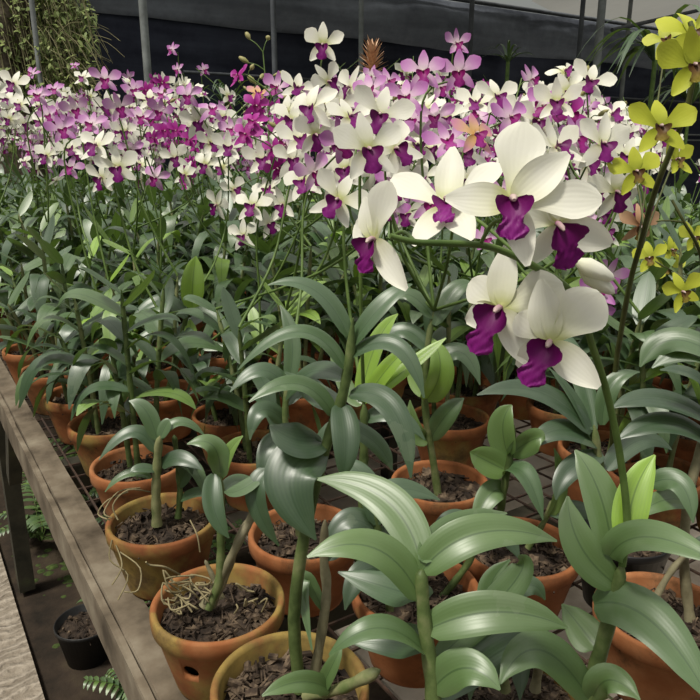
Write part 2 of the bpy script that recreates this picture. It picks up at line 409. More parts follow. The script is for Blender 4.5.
# ---- hand plants, surveyed leaf by leaf
VIEW=-FW
def hand_cane(rec, pts, r0, r1, m=CANE, leaves=(), base=None, wf=.88):
    root=rec['root']; off=root.location
    q=[P(*p) for p in pts]
    mb=MB(); cane_tube(mb,[p-off for p in q],r0*.86,r1*.80,10,.03); co=mb.build('cane',m,root)
    for L in leaves:
        p0,pm,p2,W=L[:4]; tint=L[4] if len(L)>4 else .35; face=L[5] if len(L)>5 else .55; side=L[6] if len(L)>6 else 0.; fold=L[7] if len(L)>7 else .22
        if rec is HP.get('P1') or rec is HP.get('P2'): tint+=.16  # yellowish sunlight on the two nearest orchids, put into the leaf tint
        hint=(Vector((0,0,1))*(1-face)+VIEW*face+RT*side).normalized()
        mb=MB(); leaf(mb,P(*p0)-off,P(*pm)-off,P(*p2)-off,W*wf,hint,tint,n=18,nx=8,fold=fold); mb.build('leaf',LEAF,co)
    rec['tops'].append(q[-1]); rec['hand']=True
    return co
HP={}
def hp(key,x,y,label,**k):
    HP[key]=new_plant(x,y,label,**k); HP[key]['hand']=True; return HP[key]
hp('P1',.289,.335,'nearest orchid at bottom centre with broad pale green leaves fanning left and right')
hp('P2',.452,.218,'near orchid at lower right whose arching spike carries the biggest white purple-lipped flowers')
hp('A',.252,.668,'bare-caned orchid in rusty mossy pot with a drain hole, beside the edge board',pot=HOLEPOT,rz=0.01)
hp('B',.26,.888,'short leafy orchid in yellow-stained pot with aerial roots over its rim',pot=pot_mesh('pot',PR,PH,60,.66,5),rz=2.2)
hp('P3',.26,.508,'tall orchid with dark drooping leaves in yellow-rimmed pot at the bottom edge',pot=pot_mesh('pot',PR,PH,60,.8,1),rz=1.)
hp('P5',.664,.763,'thin orchid in clean terracotta pot of bark chunks, cupped bright leaf halfway up',mixm=mix_mesh('potting_mix',PR*.865,150,77,1.7))
hp('P7',.631,.561,'young orchid with folded lime green leaves in pot above the bare wire mesh')
hp('Q',.765,.502,'orchid in small black plastic pot with long dark strap leaves',pot=pot_mesh('pot',.062,.105,40,.3,3,BLACKP,False),mixm=mix_mesh('potting_mix',.055,120,5))
hp('S',.433,.383,'orchid in yellow-green rimmed pot half hidden behind the nearest broad leaves',pot=pot_mesh('pot',PR,PH,60,.85,4))
hp('T',.668,.375,'orchid in the terracotta pot at the right edge with brown cane and wide leaf')
hp('V',.46,.565,'orchid in shaded terracotta pot behind the nearest broad-leaved orchid',)
hp('M',.412,.748,'orchid in terracotta pot just right of the drain-holed pot, shoot of lime new leaves')
# P1
hand_cane(HP['P1'],[(428,800,.565),(434,730,.56),(432,680,.557),(425,625,.553),(421,580,.548),(423,570,.546)],.0085,.006,CANE,[
 ((422,568,.548),(386,500,.575),(316,479,.60),.036,.36,.55,-.1,.2),
 ((420,598,.55),(374,548,.53),(307,557,.52),.033,.40,.45,.0,.2),
 ((421,572,.548),(480,533,.545),(557,541,.56),.034,.44,.55,.1,.25),
 ((422,562,.545),(455,527,.58),(507,513,.61),.026,.42,.5,.1,.3),
 ((427,630,.553),(497,612,.54),(568,628,.545),.036,.40,.6,.0,.25),
 ((424,652,.555),(378,628,.53),(329,655,.53),.026,.30,.25,0,.3),
 ((424,600,.553),(395,590,.60),(338,572,.63),.034,.12,.5,0,.2),  # leaf in shadow behind the others, its shade put into the tint
 ((428,650,.556),(396,640,.59),(345,640,.60),.034,.18,.5,0,.2),
 ((432,690,.556),(466,668,.535),(500,690,.52),.034,.44,.5,0,.25),
 ((430,665,.557),(512,585,.62),(518,556,.62),.03,.32,.8,0,.15),
 ((430,700,.556),(520,640,.61),(545,640,.62),.032,.2,.6,0,.15)])
# P2
hand_cane(HP['P2'],[(585,790,.60),(589,700,.595),(606,632,.585),(617,590,.577),(622,565,.57)],.0085,.0065,CANE,[
 ((616,585,.577),(580,545,.575),(568,496,.585),.033,.40,.8,-.1,.2),
 ((613,560,.575),(600,495,.585),(575,450,.60),.035,.46,.8,0,.2),
 ((627,545,.565),(634,495,.57),(655,455,.575),.031,.86,.75,-.2,.25),
 ((609,556,.57),(650,537,.53),(722,566,.49),.034,.42,.5,0,.25),
 ((594,604,.585),(650,620,.54),(712,705,.50),.046,.30,.55,0,.2),
 ((597,648,.59),(583,630,.60),(562,604,.61),.034,.40,.7,-.1,.2),
 ((590,700,.59),(540,650,.57),(500,684,.55),.037,.42,.5,0,.2),
 ((592,700,.59),(610,680,.57),(640,700,.55),.03,.48,.5,0,.2)])
# A
hand_cane(HP['A'],[(203,607,.80),(214,590,.80),(232,555,.79),(252,515,.78),(263,470,.775)],.0062,.005,OLDCANE,[
 ((267,470,.775),(256,500,.765),(279,546,.77),.028,.16,.7,-.3,.2),
 ((262,475,.775),(240,490,.76),(224,492,.75),.02,.40,.4,0,.2)])
hand_cane(HP['A'],[(212,606,.81),(228,570,.80),(236,545,.795),(246,520,.79)],.0055,.0045,OLDCANE,[])
hand_cane(HP['A'],[(208,608,.80),(219,580,.795),(221,530,.785),(221,476,.77)],.0062,.005,CANE,[
 ((220,478,.772),(213,446,.755),(187,444,.75),.028,.55,.4,0,.2),
 ((214,474,.77),(214,508,.755),(229,538,.755),.025,.22,.85,.2,.25),
 ((222,474,.77),(229,452,.765),(243,436,.76),.018,.68,.5,0,.3),
 ((223,492,.775),(238,480,.79),(258,484,.80),.02,.45,.4,0,.2)])
hand_cane(HP['A'],[(222,598,.82),(212,575,.815),(205,560,.812)],.004,.003,OLDCANE,[])
# B
hand_cane(HP['B'],[(157,525,.99),(156,490,.975),(158,452,.96),(160,436,.95)],.0085,.006,CANE,[
 ((156,452,.96),(132,432,.95),(99,460,.94),.026,.20,.4,0,.25),
 ((160,440,.955),(180,422,.96),(205,436,.97),.022,.40,.3,0,.25),
 ((157,440,.955),(146,411,.95),(129,401,.95),.026,.42,.55,0,.2),
 ((162,466,.965),(180,458,.95),(202,470,.94),.028,.10,.5,0,.2),
 ((151,478,.97),(127,474,.96),(105,492,.955),.016,.42,.4,0,.3),
 ((156,470,.965),(140,468,.955),(130,472,.95),.016,.3,.5,0,.2),
 ((160,438,.95),(166,425,.95),(170,420,.95),.02,.35,.6,0,.2)])
hand_cane(HP['B'],[(178,518,1.0),(180,490,.995),(176,450,.985),(174,435,.98)],.0055,.0045,CANE,[
 ((178,485,.995),(186,470,.98),(190,455,.975),.028,.15,.6,0,.2),
 ((178,462,.99),(196,470,.98),(205,498,.98),.022,.45,.5,0,.2),
 ((180,500,.995),(200,492,.98),(215,500,.97),.018,.35,.5,0,.2)])
# P3
hand_cane(HP['P3'],[(300,690,.69),(294,618,.668),(305,532,.648),(325,450,.63),(341,401,.62),(349,362,.61),(353,318,.60)],.0075,.005,CANE,[
 ((344,368,.61),(298,332,.60),(238,370,.60),.026,.30,.35,0,.25),
 ((348,336,.605),(314,290,.60),(268,285,.60),.026,.34,.4,0,.3),
 ((334,416,.62),(298,384,.60),(249,402,.585),.028,.34,.4,0,.25),
 ((322,440,.635),(296,440,.61),(270,425,.605),.045,.05,.6,0,.2),
 ((326,452,.63),(290,478,.605),(316,540,.60),.066,.0,.75,-.2,.18),
 ((340,404,.62),(346,440,.60),(342,480,.60),.034,.05,.8,.2,.2),
 ((351,346,.61),(384,303,.60),(412,284,.61),.026,.38,.4,0,.25),
 ((351,356,.61),(396,346,.59),(424,398,.58),.026,.14,.45,0,.25),
 ((350,394,.62),(392,408,.59),(411,478,.58),.034,.08,.5,.1,.2),
 ((347,380,.615),(312,372,.64),(286,400,.66),.030,.22,.5,0,.2),
 ((338,410,.625),(318,395,.66),(285,372,.67),.034,.25,.5,0,.2),
 ((333,425,.63),(372,440,.66),(392,470,.67),.03,.2,.5,0,.2)],wf=.72)
hand_cane(HP['P3'],[(312,690,.70),(326,600,.69),(324,560,.685),(325,520,.68)],.006,.0055,OLDCANE,[
 ((323,610,.69),(303,580,.68),(312,650,.66),.02,.50,.5,0,.3),
 ((326,560,.685),(345,545,.70),(368,560,.71),.03,.12,.5,0,.2)],wf=.72)
hand_cane(HP['P3'],[(306,696,.68),(336,690,.65),(360,680,.63),(380,670,.62)],.006,.007,CANE,[
 ((330,690,.65),(300,682,.62),(262,696,.60),.024,.62,.5,0,.25),
 ((318,694,.66),(330,670,.64),(342,645,.64),.018,.55,.5,0,.25)],wf=.8)
# M  lime shoot
hand_cane(HP['M'],[(360,560,.93),(363,500,.90),(364,440,.875),(364,402,.86)],.008,.006,CANE,[
 ((360,400,.86),(376,345,.85),(398,314,.84),.034,.97,.6,-.2,.3),
 ((364,402,.86),(388,368,.84),(411,346,.83),.030,1.,.6,0,.3),
 ((366,402,.86),(410,366,.85),(446,338,.85),.026,.95,.5,0,.25),
 ((362,404,.86),(345,385,.87),(330,340,.88),.028,.6,.6,0,.25),
 ((365,420,.87),(395,415,.86),(425,440,.86),.034,.2,.5,0,.2),
 ((362,430,.875),(335,428,.88),(310,455,.89),.036,.15,.5,0,.2)],wf=.72)
hand_cane(HP['M'],[(300,535,.97),(290,480,.95),(285,420,.93),(288,380,.92)],.0065,.005,CANE,[
 ((288,392,.925),(262,370,.91),(230,392,.90),.034,.3,.5,0,.2),
 ((286,405,.93),(310,385,.95),(330,405,.95),.034,.15,.5,0,.2),
 ((287,425,.935),(262,410,.90),(250,440,.89),.036,.22,.6,0,.2),
 ((288,385,.92),(292,340,.92),(280,305,.93),.03,.4,.6,0,.2),
 ((287,440,.94),(268,448,.91),(262,490,.90),.036,.08,.6,0,.2)],wf=.72)
# P5
hand_cane(HP['P5'],[(452,550,1.10),(440,505,1.09),(434,466,1.08),(425,405,1.055),(428,345,1.03),(434,310,1.02)],.008,.005,CANE,[
 ((426,400,1.05),(440,370,1.02),(432,338,1.03),.048,.92,.8,.3,.35),
 ((427,396,1.05),(417,372,1.06),(424,345,1.05),.034,.88,.7,-.3,.3),
 ((430,440,1.07),(446,415,1.05),(464,398,1.05),.036,.45,.7,.1,.2),
 ((427,440,1.07),(415,430,1.06),(410,400,1.06),.030,.62,.7,-.3,.3),
 ((430,370,1.04),(460,352,1.03),(480,385,1.02),.036,.3,.5,0,.2),
 ((430,352,1.03),(402,330,1.04),(376,350,1.05),.034,.25,.5,0,.2),
 ((434,325,1.02),(455,290,1.02),(474,285,1.03),.032,.35,.5,0,.2),
 ((433,318,1.02),(412,296,1.02),(396,300,1.02),.03,.35,.5,0,.2)])
# P7
hand_cane(HP['P7'],[(496,545,.925),(503,494,.90),(510,456,.885),(514,425,.87)],.0065,.005,CANE,[
 ((508,455,.885),(503,425,.875),(512,405,.87),.040,.66,.8,-.45,.5),
 ((510,455,.885),(532,440,.865),(545,440,.86),.036,.62,.8,.35,.4),
 ((505,470,.89),(485,460,.88),(470,452,.87),.042,.66,.75,-.2,.35),
 ((505,472,.89),(525,475,.86),(543,520,.845),.036,.30,.5,.2,.3),
 ((503,490,.90),(488,497,.885),(474,528,.875),.034,.52,.7,-.2,.3)])
hand_cane(HP['P7'],[(528,548,.93),(546,518,.915),(552,500,.91)],.005,.004,CANE,[
 ((549,516,.91),(560,485,.90),(554,448,.90),.026,.72,.8,.4,.3),
 ((549,514,.91),(580,510,.93),(600,520,.94),.03,.2,.5,0,.2)])
# Q  dark strap leaves behind the big flowers
hand_cane(HP['Q'],[(612,545,.93),(606,500,.915),(598,455,.90),(594,425,.89)],.0075,.006,CANE,[
 ((591,433,.89),(538,392,.88),(477,395,.87),.038,.04,.5,0,.25),
 ((592,440,.895),(574,400,.89),(549,368,.89),.024,.14,.5,.3,.3),
 ((602,425,.89),(612,385,.885),(640,372,.885),.03,.36,.4,0,.3),
 ((600,445,.90),(560,430,.88),(530,450,.87),.04,.06,.5,0,.2),
 ((603,455,.90),(570,470,.88),(556,500,.87),.036,.06,.5,0,.2),
 ((594,430,.89),(570,350,.93),(540,330,.95),.036,.3,.5,0,.2),
 ((606,470,.905),(640,440,.93),(672,450,.94),.036,.1,.5,0,.2)],wf=.8)
hand_cane(HP['T'],[(690,620,.80),(684,560,.79),(688,500,.775),(700,450,.765),(712,415,.76)],.007,.0055,OLDCANE,[
 ((715,425,.76),(660,400,.75),(612,408,.745),.040,.0,.35,0,.25),  # this leaf and the next: their shade is put into the dark tint
 ((715,450,.765),(668,424,.75),(617,440,.745),.042,.0,.35,0,.25),
 ((722,360,.77),(672,340,.80),(640,367,.81),.046,.44,.5,0,.2),
 ((724,372,.77),(690,352,.79),(652,368,.80),.036,.42,.5,0,.2),
 ((650,484,.76),(680,484,.735),(693,523,.72),.034,.44,.6,0,.2),
 ((690,505,.775),(665,500,.75),(630,520,.74),.03,.5,.5,0,.2),
 ((712,420,.76),(700,380,.74),(660,370,.72),.03,.2,.4,0,.2)],wf=.8)
hand_cane(HP['T'],[(640,640,.79),(655,600,.785),(672,570,.78),(690,550,.775)],.005,.004,OLDCANE,[
 ((690,552,.775),(720,545,.77),(740,560,.76),.03,.3,.5,0,.2)],wf=.8)
# S
hand_cane(HP['S'],[(535,690,.68),(540,660,.67),(548,630,.66)],.006,.005,OLDCANE,[])
hand_cane(HP['S'],[(505,690,.675),(502,650,.66),(506,610,.65),(510,580,.645)],.006,.005,CANE,[
 ((506,620,.65),(490,590,.655),(510,560,.66),.03,.4,.7,0,.2),
 ((508,625,.655),(518,650,.64),(520,700,.63),.03,.08,.8,0,.2),
 ((504,640,.66),(480,650,.64),(470,700,.63),.034,.3,.8,0,.2),
 ((505,600,.65),(530,585,.66),(545,600,.665),.024,.35,.5,0,.2)],wf=.8)
hand_cane(HP['V'],[(392,640,.83),(388,590,.81),(380,545,.795),(375,510,.785)],.0065,.005,CANE,[
 ((378,535,.79),(350,520,.78),(326,545,.775),.036,.12,.5,0,.2),
 ((379,545,.795),(410,530,.80),(440,560,.80),.036,.1,.5,0,.2),
 ((376,520,.785),(395,490,.79),(440,500,.80),.036,.15,.5,0,.2),
 ((377,525,.785),(365,480,.79),(340,460,.80),.034,.2,.5,0,.2),
 ((383,570,.80),(360,575,.78),(345,610,.77),.034,.08,.5,0,.2)],wf=.8)
hand_cane(HP['V'],[(440,600,.85),(470,560,.84),(478,530,.83)],.0055,.0045,CANE,[
 ((475,540,.83),(455,520,.82),(430,540,.81),.034,.1,.5,0,.2),
 ((477,532,.83),(500,530,.84),(520,560,.84),.034,.1,.5,0,.2)],wf=.8)
# ---- the other pots, row by row
for i,(x,y,lab) in enumerate([(.286,1.088,'terracotta-potted orchid along the edge board, directly behind the yellow-stained pot with aerial roots'),
 (.296,1.302,'leafy orchid in fourth clay pot from the front along the edge board'),(.289,1.500,'leafy orchid in fifth clay pot from the front along the edge board'),
 (.275,1.715,'leafy orchid in sixth clay pot from the front along the edge board'),(.268,1.935,'leafy orchid in seventh clay pot from the front along the edge board')]):
    r=new_plant(x,y,lab); r['edge']=1
    grow(r,[3,3,4,4,4][i],.18,.33,True,40+i,.12,.145,(8,11))
for i,(x,y,lab) in enumerate([(.51,1.217,'orchid in orange pot of dark soil, second row behind the lime upright leaf'),(.478,1.042,'orchid in orange pot of dark soil, second row, right of the short leafy orchid'),
 (.86,.965,'orchid in terracotta pot of pale bark, behind the clean pot of bark chunks')]):
    r=new_plant(x,y,lab); grow(r,[3,3,3][i],[.12,.20,.24][i],[.18,.30,.34][i],True,60+i,.12,.14,(8,10)); r['named']=1
# orchid with one upright lime leaf
r=new_plant(.44,1.42,'orchid with a single upright lime green leaf and a slanting white flower spike'); r['hand']=True; HP['U']=r
hand_cane(r,[(163,420,1.49),(170,385,1.46),(180,345,1.42),(188,308,1.39)],.0085,.006,CANE,[
 ((192,308,1.39),(193,280,1.37),(196,256,1.36),.05,.88,.9,.2,.3),
 ((188,312,1.39),(215,318,1.37),(232,352,1.36),.036,.4,.5,0,.2),
 ((186,318,1.39),(160,300,1.38),(130,322,1.37),.036,.3,.5,0,.2),
 ((184,330,1.40),(190,345,1.36),(192,375,1.35),.036,.35,.7,0,.2),
 ((182,340,1.41),(205,345,1.39),(232,348,1.38),.034,.45,.5,0,.2),
 ((180,345,1.42),(150,335,1.41),(125,365,1.40),.036,.3,.5,0,.2)])
grow(r,1,.24,.3,True,77,.1,.14)
taken=[p['xy'] for p in PLANTS]
rr=random.Random(5)
cand=[]
ny=0
y=.12
while y<4.7:
    x=.285+(.1 if ny%2 else 0) if y>2.05 else .285+.1*(ny%2)
    while x<3.02:
        cand.append((x+rr.uniform(-.022,.022),y+rr.uniform(-.022,.022))); x+=.204
    y+=.19; ny+=1
for x,y in cand:
    u,v,d=proj((x,y,BZ+PH))
    if d<.72 or u<-70 or u>790 or v>720: continue
    if any((t-Vector((x,y))).length<.163 for t in taken): continue
    if d<1.02 and u<640: continue
    taken.append(Vector((x,y)))
    near=d<1.75
    r=new_plant(x,y,pot=None if d<2 else rr.choice(POTSLOW),mixm=None if d<2 else rr.choice(MIXLOW))
    grow(r,3+(d>1.3) if near else 3+(rr.random()<.5),.20 if near else .24,.36,near,int(x*1e4+y*777),.12,.155,(9,12))
    r['auto']=True

# ------------------------------------------------------------------ flowers
ALLR=[p for p in PLANTS]
def pedicel(mb,a,b,r=.0011):
    a,b=Vector(a),Vector(b); m=(a+b)*.5+Vector((0,0,.004)); mb.tube(bez([a,m,b],6),r,5,False)
def spike(rec, path, fl, far=False, buds=0, m=STALK, r0=.0026, r1=.0013, hero=False):
    """path: world points of the flower stalk; fl: list of (pos,normal,roll,dia,kind)"""
    root=rec['root']; off=root.location; q=bez(path,22); mb=MB()
    mb.tube([p-off for p in q],[r0+(r1-r0)*i/(len(q)-1) for i in range(len(q))],5 if far else 7)
    for f in fl:
        pos=Vector(f[0]); n=Vector(f[1]).normalized(); back=pos-n*.004
        k=min(q,key=lambda p:(p-back).length+max(0,(p.z-back.z))*.6)
        pedicel(mb,k-off,back-off,.0009 if far else .0012)
        if f[4]!='H': put_flower(rec['root'],pos,n,f[2],f[3],f[4],far,f[5] if len(f)>5 else None)
        rec['flowers'].append(f[4])
    for b in range(buds):
        p=q[-1-b*2]; s=Vector((R_.uniform(-1,1),R_.uniform(-1,1),.7)).normalized()*(.012+.004*b)
        pedicel(mb,p-off,p+s-off,.0009); bb=MB(); L=.006+.003*b
        d=s.normalized(); bb.tube([p+s-off+d*(L*t) for t in (0,.3,.8,1.4,1.9,2.2)],[.001,.003,.0045,.004,.002,.0004],7); bb.build('bud',BUD,root)
    mb.build('flower_stalk',m,root)
def nrm(a,b): return (VIEW+RT*a+UP*b).normalized()

# the big white spray of the near right orchid
HR=HP['P2']; Hroot=HR['root']
Hpath=[(622,566,.57),(627,520,.565),(619,450,.55),(605,386,.525),(592,345,.495),(582,312,.46),(566,287,.425),(535,267,.40),(505,252,.385),(480,245,.375),(440,243,.365),(415,242,.36),(390,236,.355)]
HF=[(P(503,218,.355),nrm(-.15,.0),0),(P(498,312,.415),nrm(-.55,-.25),0),(P(546,342,.41),nrm(-.35,-.20),0),(P(388,238,.385),nrm(-.9,-.35),0),(P(446,198,.46),nrm(.45,.55),0),(P(560,236,.418),nrm(.0,-.3),0)]
spike(HR,[P(*p) for p in Hpath],[(a,n,0,.07,'H') for a,n,_ in HF],False,0,STALK,.0032,.0015)
pe,se='petal','sepal'
A45=radians(-42)
hero_flower(Hroot,P(512,202,.355),nrm(-.12,.05),0,.080,[(pe,84,1.0,.64,.05,.08,.05,0),(pe,2,1.06,.50,.05,.12,.06,0),(se,42,.86,.42,.02,.35,.10,0),(se,177,.80,.40,.10,.15,.08,0),(se,285,.80,.34,.08,.3,.05,0)],.80,.68)
hero_flower(Hroot,P(500,309,.415),nrm(-.55,-.12),radians(-20),.078,[(pe,45,.95,.74,.10,.15,.05,0),(pe,165,.62,.5,.15,.1,.0,0),(se,110,.95,.42,.05,.2,0,0),(se,225,.6,.40,.3,.2,0,0),(se,330,1.05,.44,.05,.25,.1,0)],.95,.95)
hero_flower(Hroot,P(549,343,.40),nrm(-.35,-.12),radians(-22),.074,[(pe,72,1.02,.78,.05,.12,.05,0),(pe,165,.62,.5,.1,.1,.0,0),(se,124,.95,.46,.05,.2,0,0),(se,245,.6,.40,.3,.2,0,0),(se,345,.95,.46,.02,.2,.1,0)],.95,.92)
hero_flower(Hroot,P(374,240,.37),nrm(-.75,-.2),radians(-6),.056,[(pe,78,1.1,.66,.0,.2,.1,0),(pe,160,.6,.5,.3,.2,.0,0),(se,118,.8,.4,.1,.2,0,0),(se,230,.6,.40,.4,.2,0,0),(se,325,1.2,.48,.0,.2,.2,0)],.9,.8)
hero_flower(Hroot,P(448,207,.44),nrm(-.35,.75),radians(10),.078,[(pe,35,1.0,.52,.0,.2,.25,0),(pe,150,1.05,.56,.0,.2,.25,0),(se,88,1.05,.44,.0,.3,.3,0),(se,240,.9,.44,.1,.2,.1,0),(se,300,.85,.44,.1,.2,.1,0)],.7,.7)
hero_flower(Hroot,P(557,224,.402),nrm(.25,-.55),radians(20),.066,[(pe,20,.9,.6,.2,.2,.0,0),(pe,140,.8,.6,.2,.2,.0,0),(se,80,.8,.42,.1,.2,0,0),(se,222,.8,.40,.1,.2,.1,0),(se,322,1.1,.54,.0,.3,.1,0)],1.2,1.0)
# buds under the spray, right
for (u,v,d,a) in ((578,262,.45,.6),(582,270,.455,.9)):
    bb=MB(); p=P(u,v,d)-Hroot.location; e=(UP*-a*.4+RT*.5).normalized()
    bb.tube([p+e*(.026*t) for t in (-.1,.0,.25,.6,.9,1)],[.001,.003,.006,.0055,.003,.0005],8); bb.build('bud',WHITE,Hroot)

# flowers surveyed one by one: u, v, width px, kind, facing right, facing up, roll
FL='''323 45 40 W 0 -.1 0;328 82 40 W .5 -.3 .4;350 88 38 W -.6 0 -.5;311 108 46 W -.5 .3 .2;315 135 46 W .3 -.5 -.3;380 115 56 W .2 .1 -.3;368 150 66 W 0 -.2 0;338 200 54 W -.2 -.1 -.2
303 182 44 W -.3 0 .3;423 72 40 L .1 .1 0;459 72 40 L 0 0 .1;457 44 28 L .3 .2 0;406 98 40 L -.2 .1 -.2;370 90 36 L -.5 .2 .4;388 82 34 L .2 .3 0;440 88 30 L .5 0 0
253 122 28 M -.2 0 0;282 128 26 M .3 0 .4;275 150 26 M -.2 -.2 0;277 168 26 M .2 -.4 .3;277 88 28 L -.1 .1 0;256 106 26 M .4 0 0;258 94 24 O .2 .3 0;239 76 26 M -.9 .2 .5;246 135 28 M 0 .2 -.4
252 206 36 W -.3 -.1 -.3;243 236 32 W -.1 -.2 0;269 224 30 W .3 0 .4;217 205 30 W -.5 -.1 -.3;234 190 30 W .5 .5 0;300 140 42 W .1 .2 0;286 112 34 W -.2 .2 .3;292 160 40 W .4 .1 -.2
268 190 34 W -.2 .2 .3;283 205 36 W -.3 .1 0;228 148 32 W 0 0 0;262 160 34 W -.3 .1 .3;322 118 40 W -.3 .3 .5;350 118 50 W .2 .4 -.3;395 150 52 W .5 .1 .3;405 180 44 W .2 .2 0;345 170 46 W -.5 .2 0
497 97 42 W 0 0 0;531 80 32 L .8 .2 .1;557 103 46 W -.1 0 .2;590 82 40 W .3 .1 -.3;565 72 34 W -.2 .3 .5;571 116 34 M .3 -.1 .5;538 122 44 W .1 0 -.2;602 145 60 W .1 -.1 -.25;616 192 56 W 0 -.2 .1
556 148 60 W .3 .7 .2;646 146 28 W -.2 .2 0;476 104 40 W -.2 .3 0;475 135 50 O .3 .2 -.4;448 142 40 L -.3 .3 .3;520 112 40 W -.3 .2 0;575 140 44 L .2 .1 0;510 118 40 L .1 .2 .2;585 165 52 W .4 .4 0
640 212 24 M .2 -.8 0;435 118 38 L -.1 .1 0;430 150 40 W .3 .3 0;465 155 44 W 0 .4 .2;412 120 36 L .1 .2 -.2;470 182 40 W -.2 .2 0;430 205 38 L 0 .1 0;405 215 36 W .1 0 .1;485 240 30 L 0 0 0
608 276 34 L .1 -.1 0;600 292 34 L -.3 0 .2;594 312 32 L -.2 -.3 0;605 232 36 W .2 .1 .2
14 84 30 W 0 .1 0;32 74 16 L -.3 .2 0;38 96 24 L 0 0 .1;55 90 20 L -.2 0 0;62 130 28 L .1 .1 0;48 116 22 L 0 .2 .2;47 156 28 W -.2 -.1 -.3;97 146 38 W -.2 .3 0;118 168 38 W .2 0 0;102 178 36 W -.3 -.3 -.2
120 108 28 L .1 0 .2;105 80 28 L .2 .1 0;92 125 28 L -.1 .2 0;117 126 26 L 0 -.1 .4;140 118 26 L .2 .1 0;172 50 15 L -.6 .3 .3;178 70 15 L -.4 0 .2;204 70 13 L .6 .2 0;188 96 26 L 0 .1 0;197 122 30 W 0 0 0
212 110 26 L .2 .3 0;232 130 26 L -.3 0 0;212 144 30 W .3 0 .3;175 158 28 W -.1 .1 0;165 131 20 M 0 .1 0;176 131 20 M .2 .1 0;190 140 18 M 0 .2 0;70 168 24 L .1 0 0;20 105 24 W .1 .2 0;30 140 14 L .1 0 0
70 150 28 W .3 .1 .3;76 110 26 L 0 0 0;83 78 20 W 0 .2 0;134 90 22 L 0 .2 0;150 100 26 W .1 .1 0;160 112 26 L .2 .1 0;148 135 24 W 0 .1 .2;130 150 26 L .1 .2 0;185 175 26 W -.2 0 0;162 95 22 L .1 .3 0
222 118 26 W .2 .1 .2;205 165 26 W .1 .1 0;75 66 10 L 0 .2 0;40 122 22 W .1 .2 0;85 145 26 W .2 .1 .1;140 165 24 W .1 .1 0;155 178 24 L .1 0 0;222 168 28 W -.2 .2 0;10 100 22 W .2 .1 0;58 108 22 W -.1 .1 0'''
YL='''660 128 64 Y -.1 .1 0;694 66 70 Y -.2 -.1 .2;690 34 62 Y .2 .2 0;666 40 40 Y -.5 .2 .4;636 172 50 Y -.1 0 .2;676 160 40 Y .5 .2 0;640 226 40 D 0 -.4 0;650 258 34 Y -.6 .1 .3;682 292 42 Y .1 -.1 .3;671 250 28 Y .3 .1 0;692 238 34 Y .4 .2 0;668 268 30 Y -.2 .2 0'''
def parse(s):
    out=[]
    for ln in s.split('\n'):
        for q in ln.split(';'):
            a=q.split()
            if len(a)==7: out.append((float(a[0]),float(a[1]),float(a[2]),a[3],float(a[4]),float(a[5]),float(a[6])))
    return out
by={}
x_=random.Random(21); extra=[]
for i in range(46):
    u=x_.uniform(285,430); v=x_.uniform(85,215); extra.append((u,v,x_.uniform(30,42),x_.choice('WWWWL'),x_.uniform(-.6,.6),x_.uniform(-.3,.6),x_.uniform(-.5,.5)))
for i in range(24):
    u=x_.uniform(440,640); v=x_.uniform(90,215); extra.append((u,v,x_.uniform(28,40),x_.choice('WWWL'),x_.uniform(-.6,.6),x_.uniform(-.3,.6),x_.uniform(-.5,.5)))
SZ={'W':.066,'L':.056,'M':.050,'O':.056,'Y':.056,'D':.055}
for (u,v,w,k,a,b,ro) in parse(FL)+extra:
    d=max(.70,SZ[k]*700/w); p=P(u,v,d)
    best=None
    for rec in ALLR:
        if rec['hand'] and rec not in (HP['P3'],HP['U'],HP['M'],HP['P5']): continue
        h=(rec['xy']-Vector((p.x,p.y))).length
        load=len(by.get(id(rec),(0,[]))[1])
        if load>=18: continue
        sc=h+.003*load
        if best is None or sc<best[0]: best=(sc,rec)
    by.setdefault(id(best[1]),(best[1],[]))[1].append((p,nrm(a+R_.uniform(-.3,.3),b+R_.uniform(-.25,.3)),ro+R_.uniform(-.3,.3),SZ[k]*R_.uniform(1.08,1.24),k))
for rec,fl in by.values():
    fl.sort(key=lambda f:f[0].z)
    # one stalk for each bunch of flowers close together
    groups=[]
    for f in fl:
        for g in groups:
            if len(g)<6 and (Vector((f[0].x,f[0].y))-Vector((g[0][0].x,g[0][0].y))).length<.11: g.append(f); break
        else: groups.append([f])
    for gi,g in enumerate(groups):
        top=rec['tops'][gi%len(rec['tops'])]; hi=g[-1]; av=Vector((0,0,0))
        for f in g: av+=f[0]
        av/=len(g); end=hi[0]-hi[1]*.022+Vector((0,0,.012 if len(g)>2 else -.006)); low=g[0][0]-g[0][1]*.03-Vector((0,0,.03))
        mid=Vector((top.x*.35+low.x*.65,top.y*.35+low.y*.65,top.z*.55+low.z*.45))
        pts=[top,mid,low] if low.z>top.z+.02 else [top, top.lerp(end,.35)+Vector((0,0,.04))]
        if len(g)>2: pts.append(av-g[len(g)//2][1]*.025)
        pts.append(end)
        spike(rec,pts,g,hi[3]*700/max(.1,proj(hi[0])[2])<26,buds=2 if len(g)>3 and R_.random()<.6 else 0)
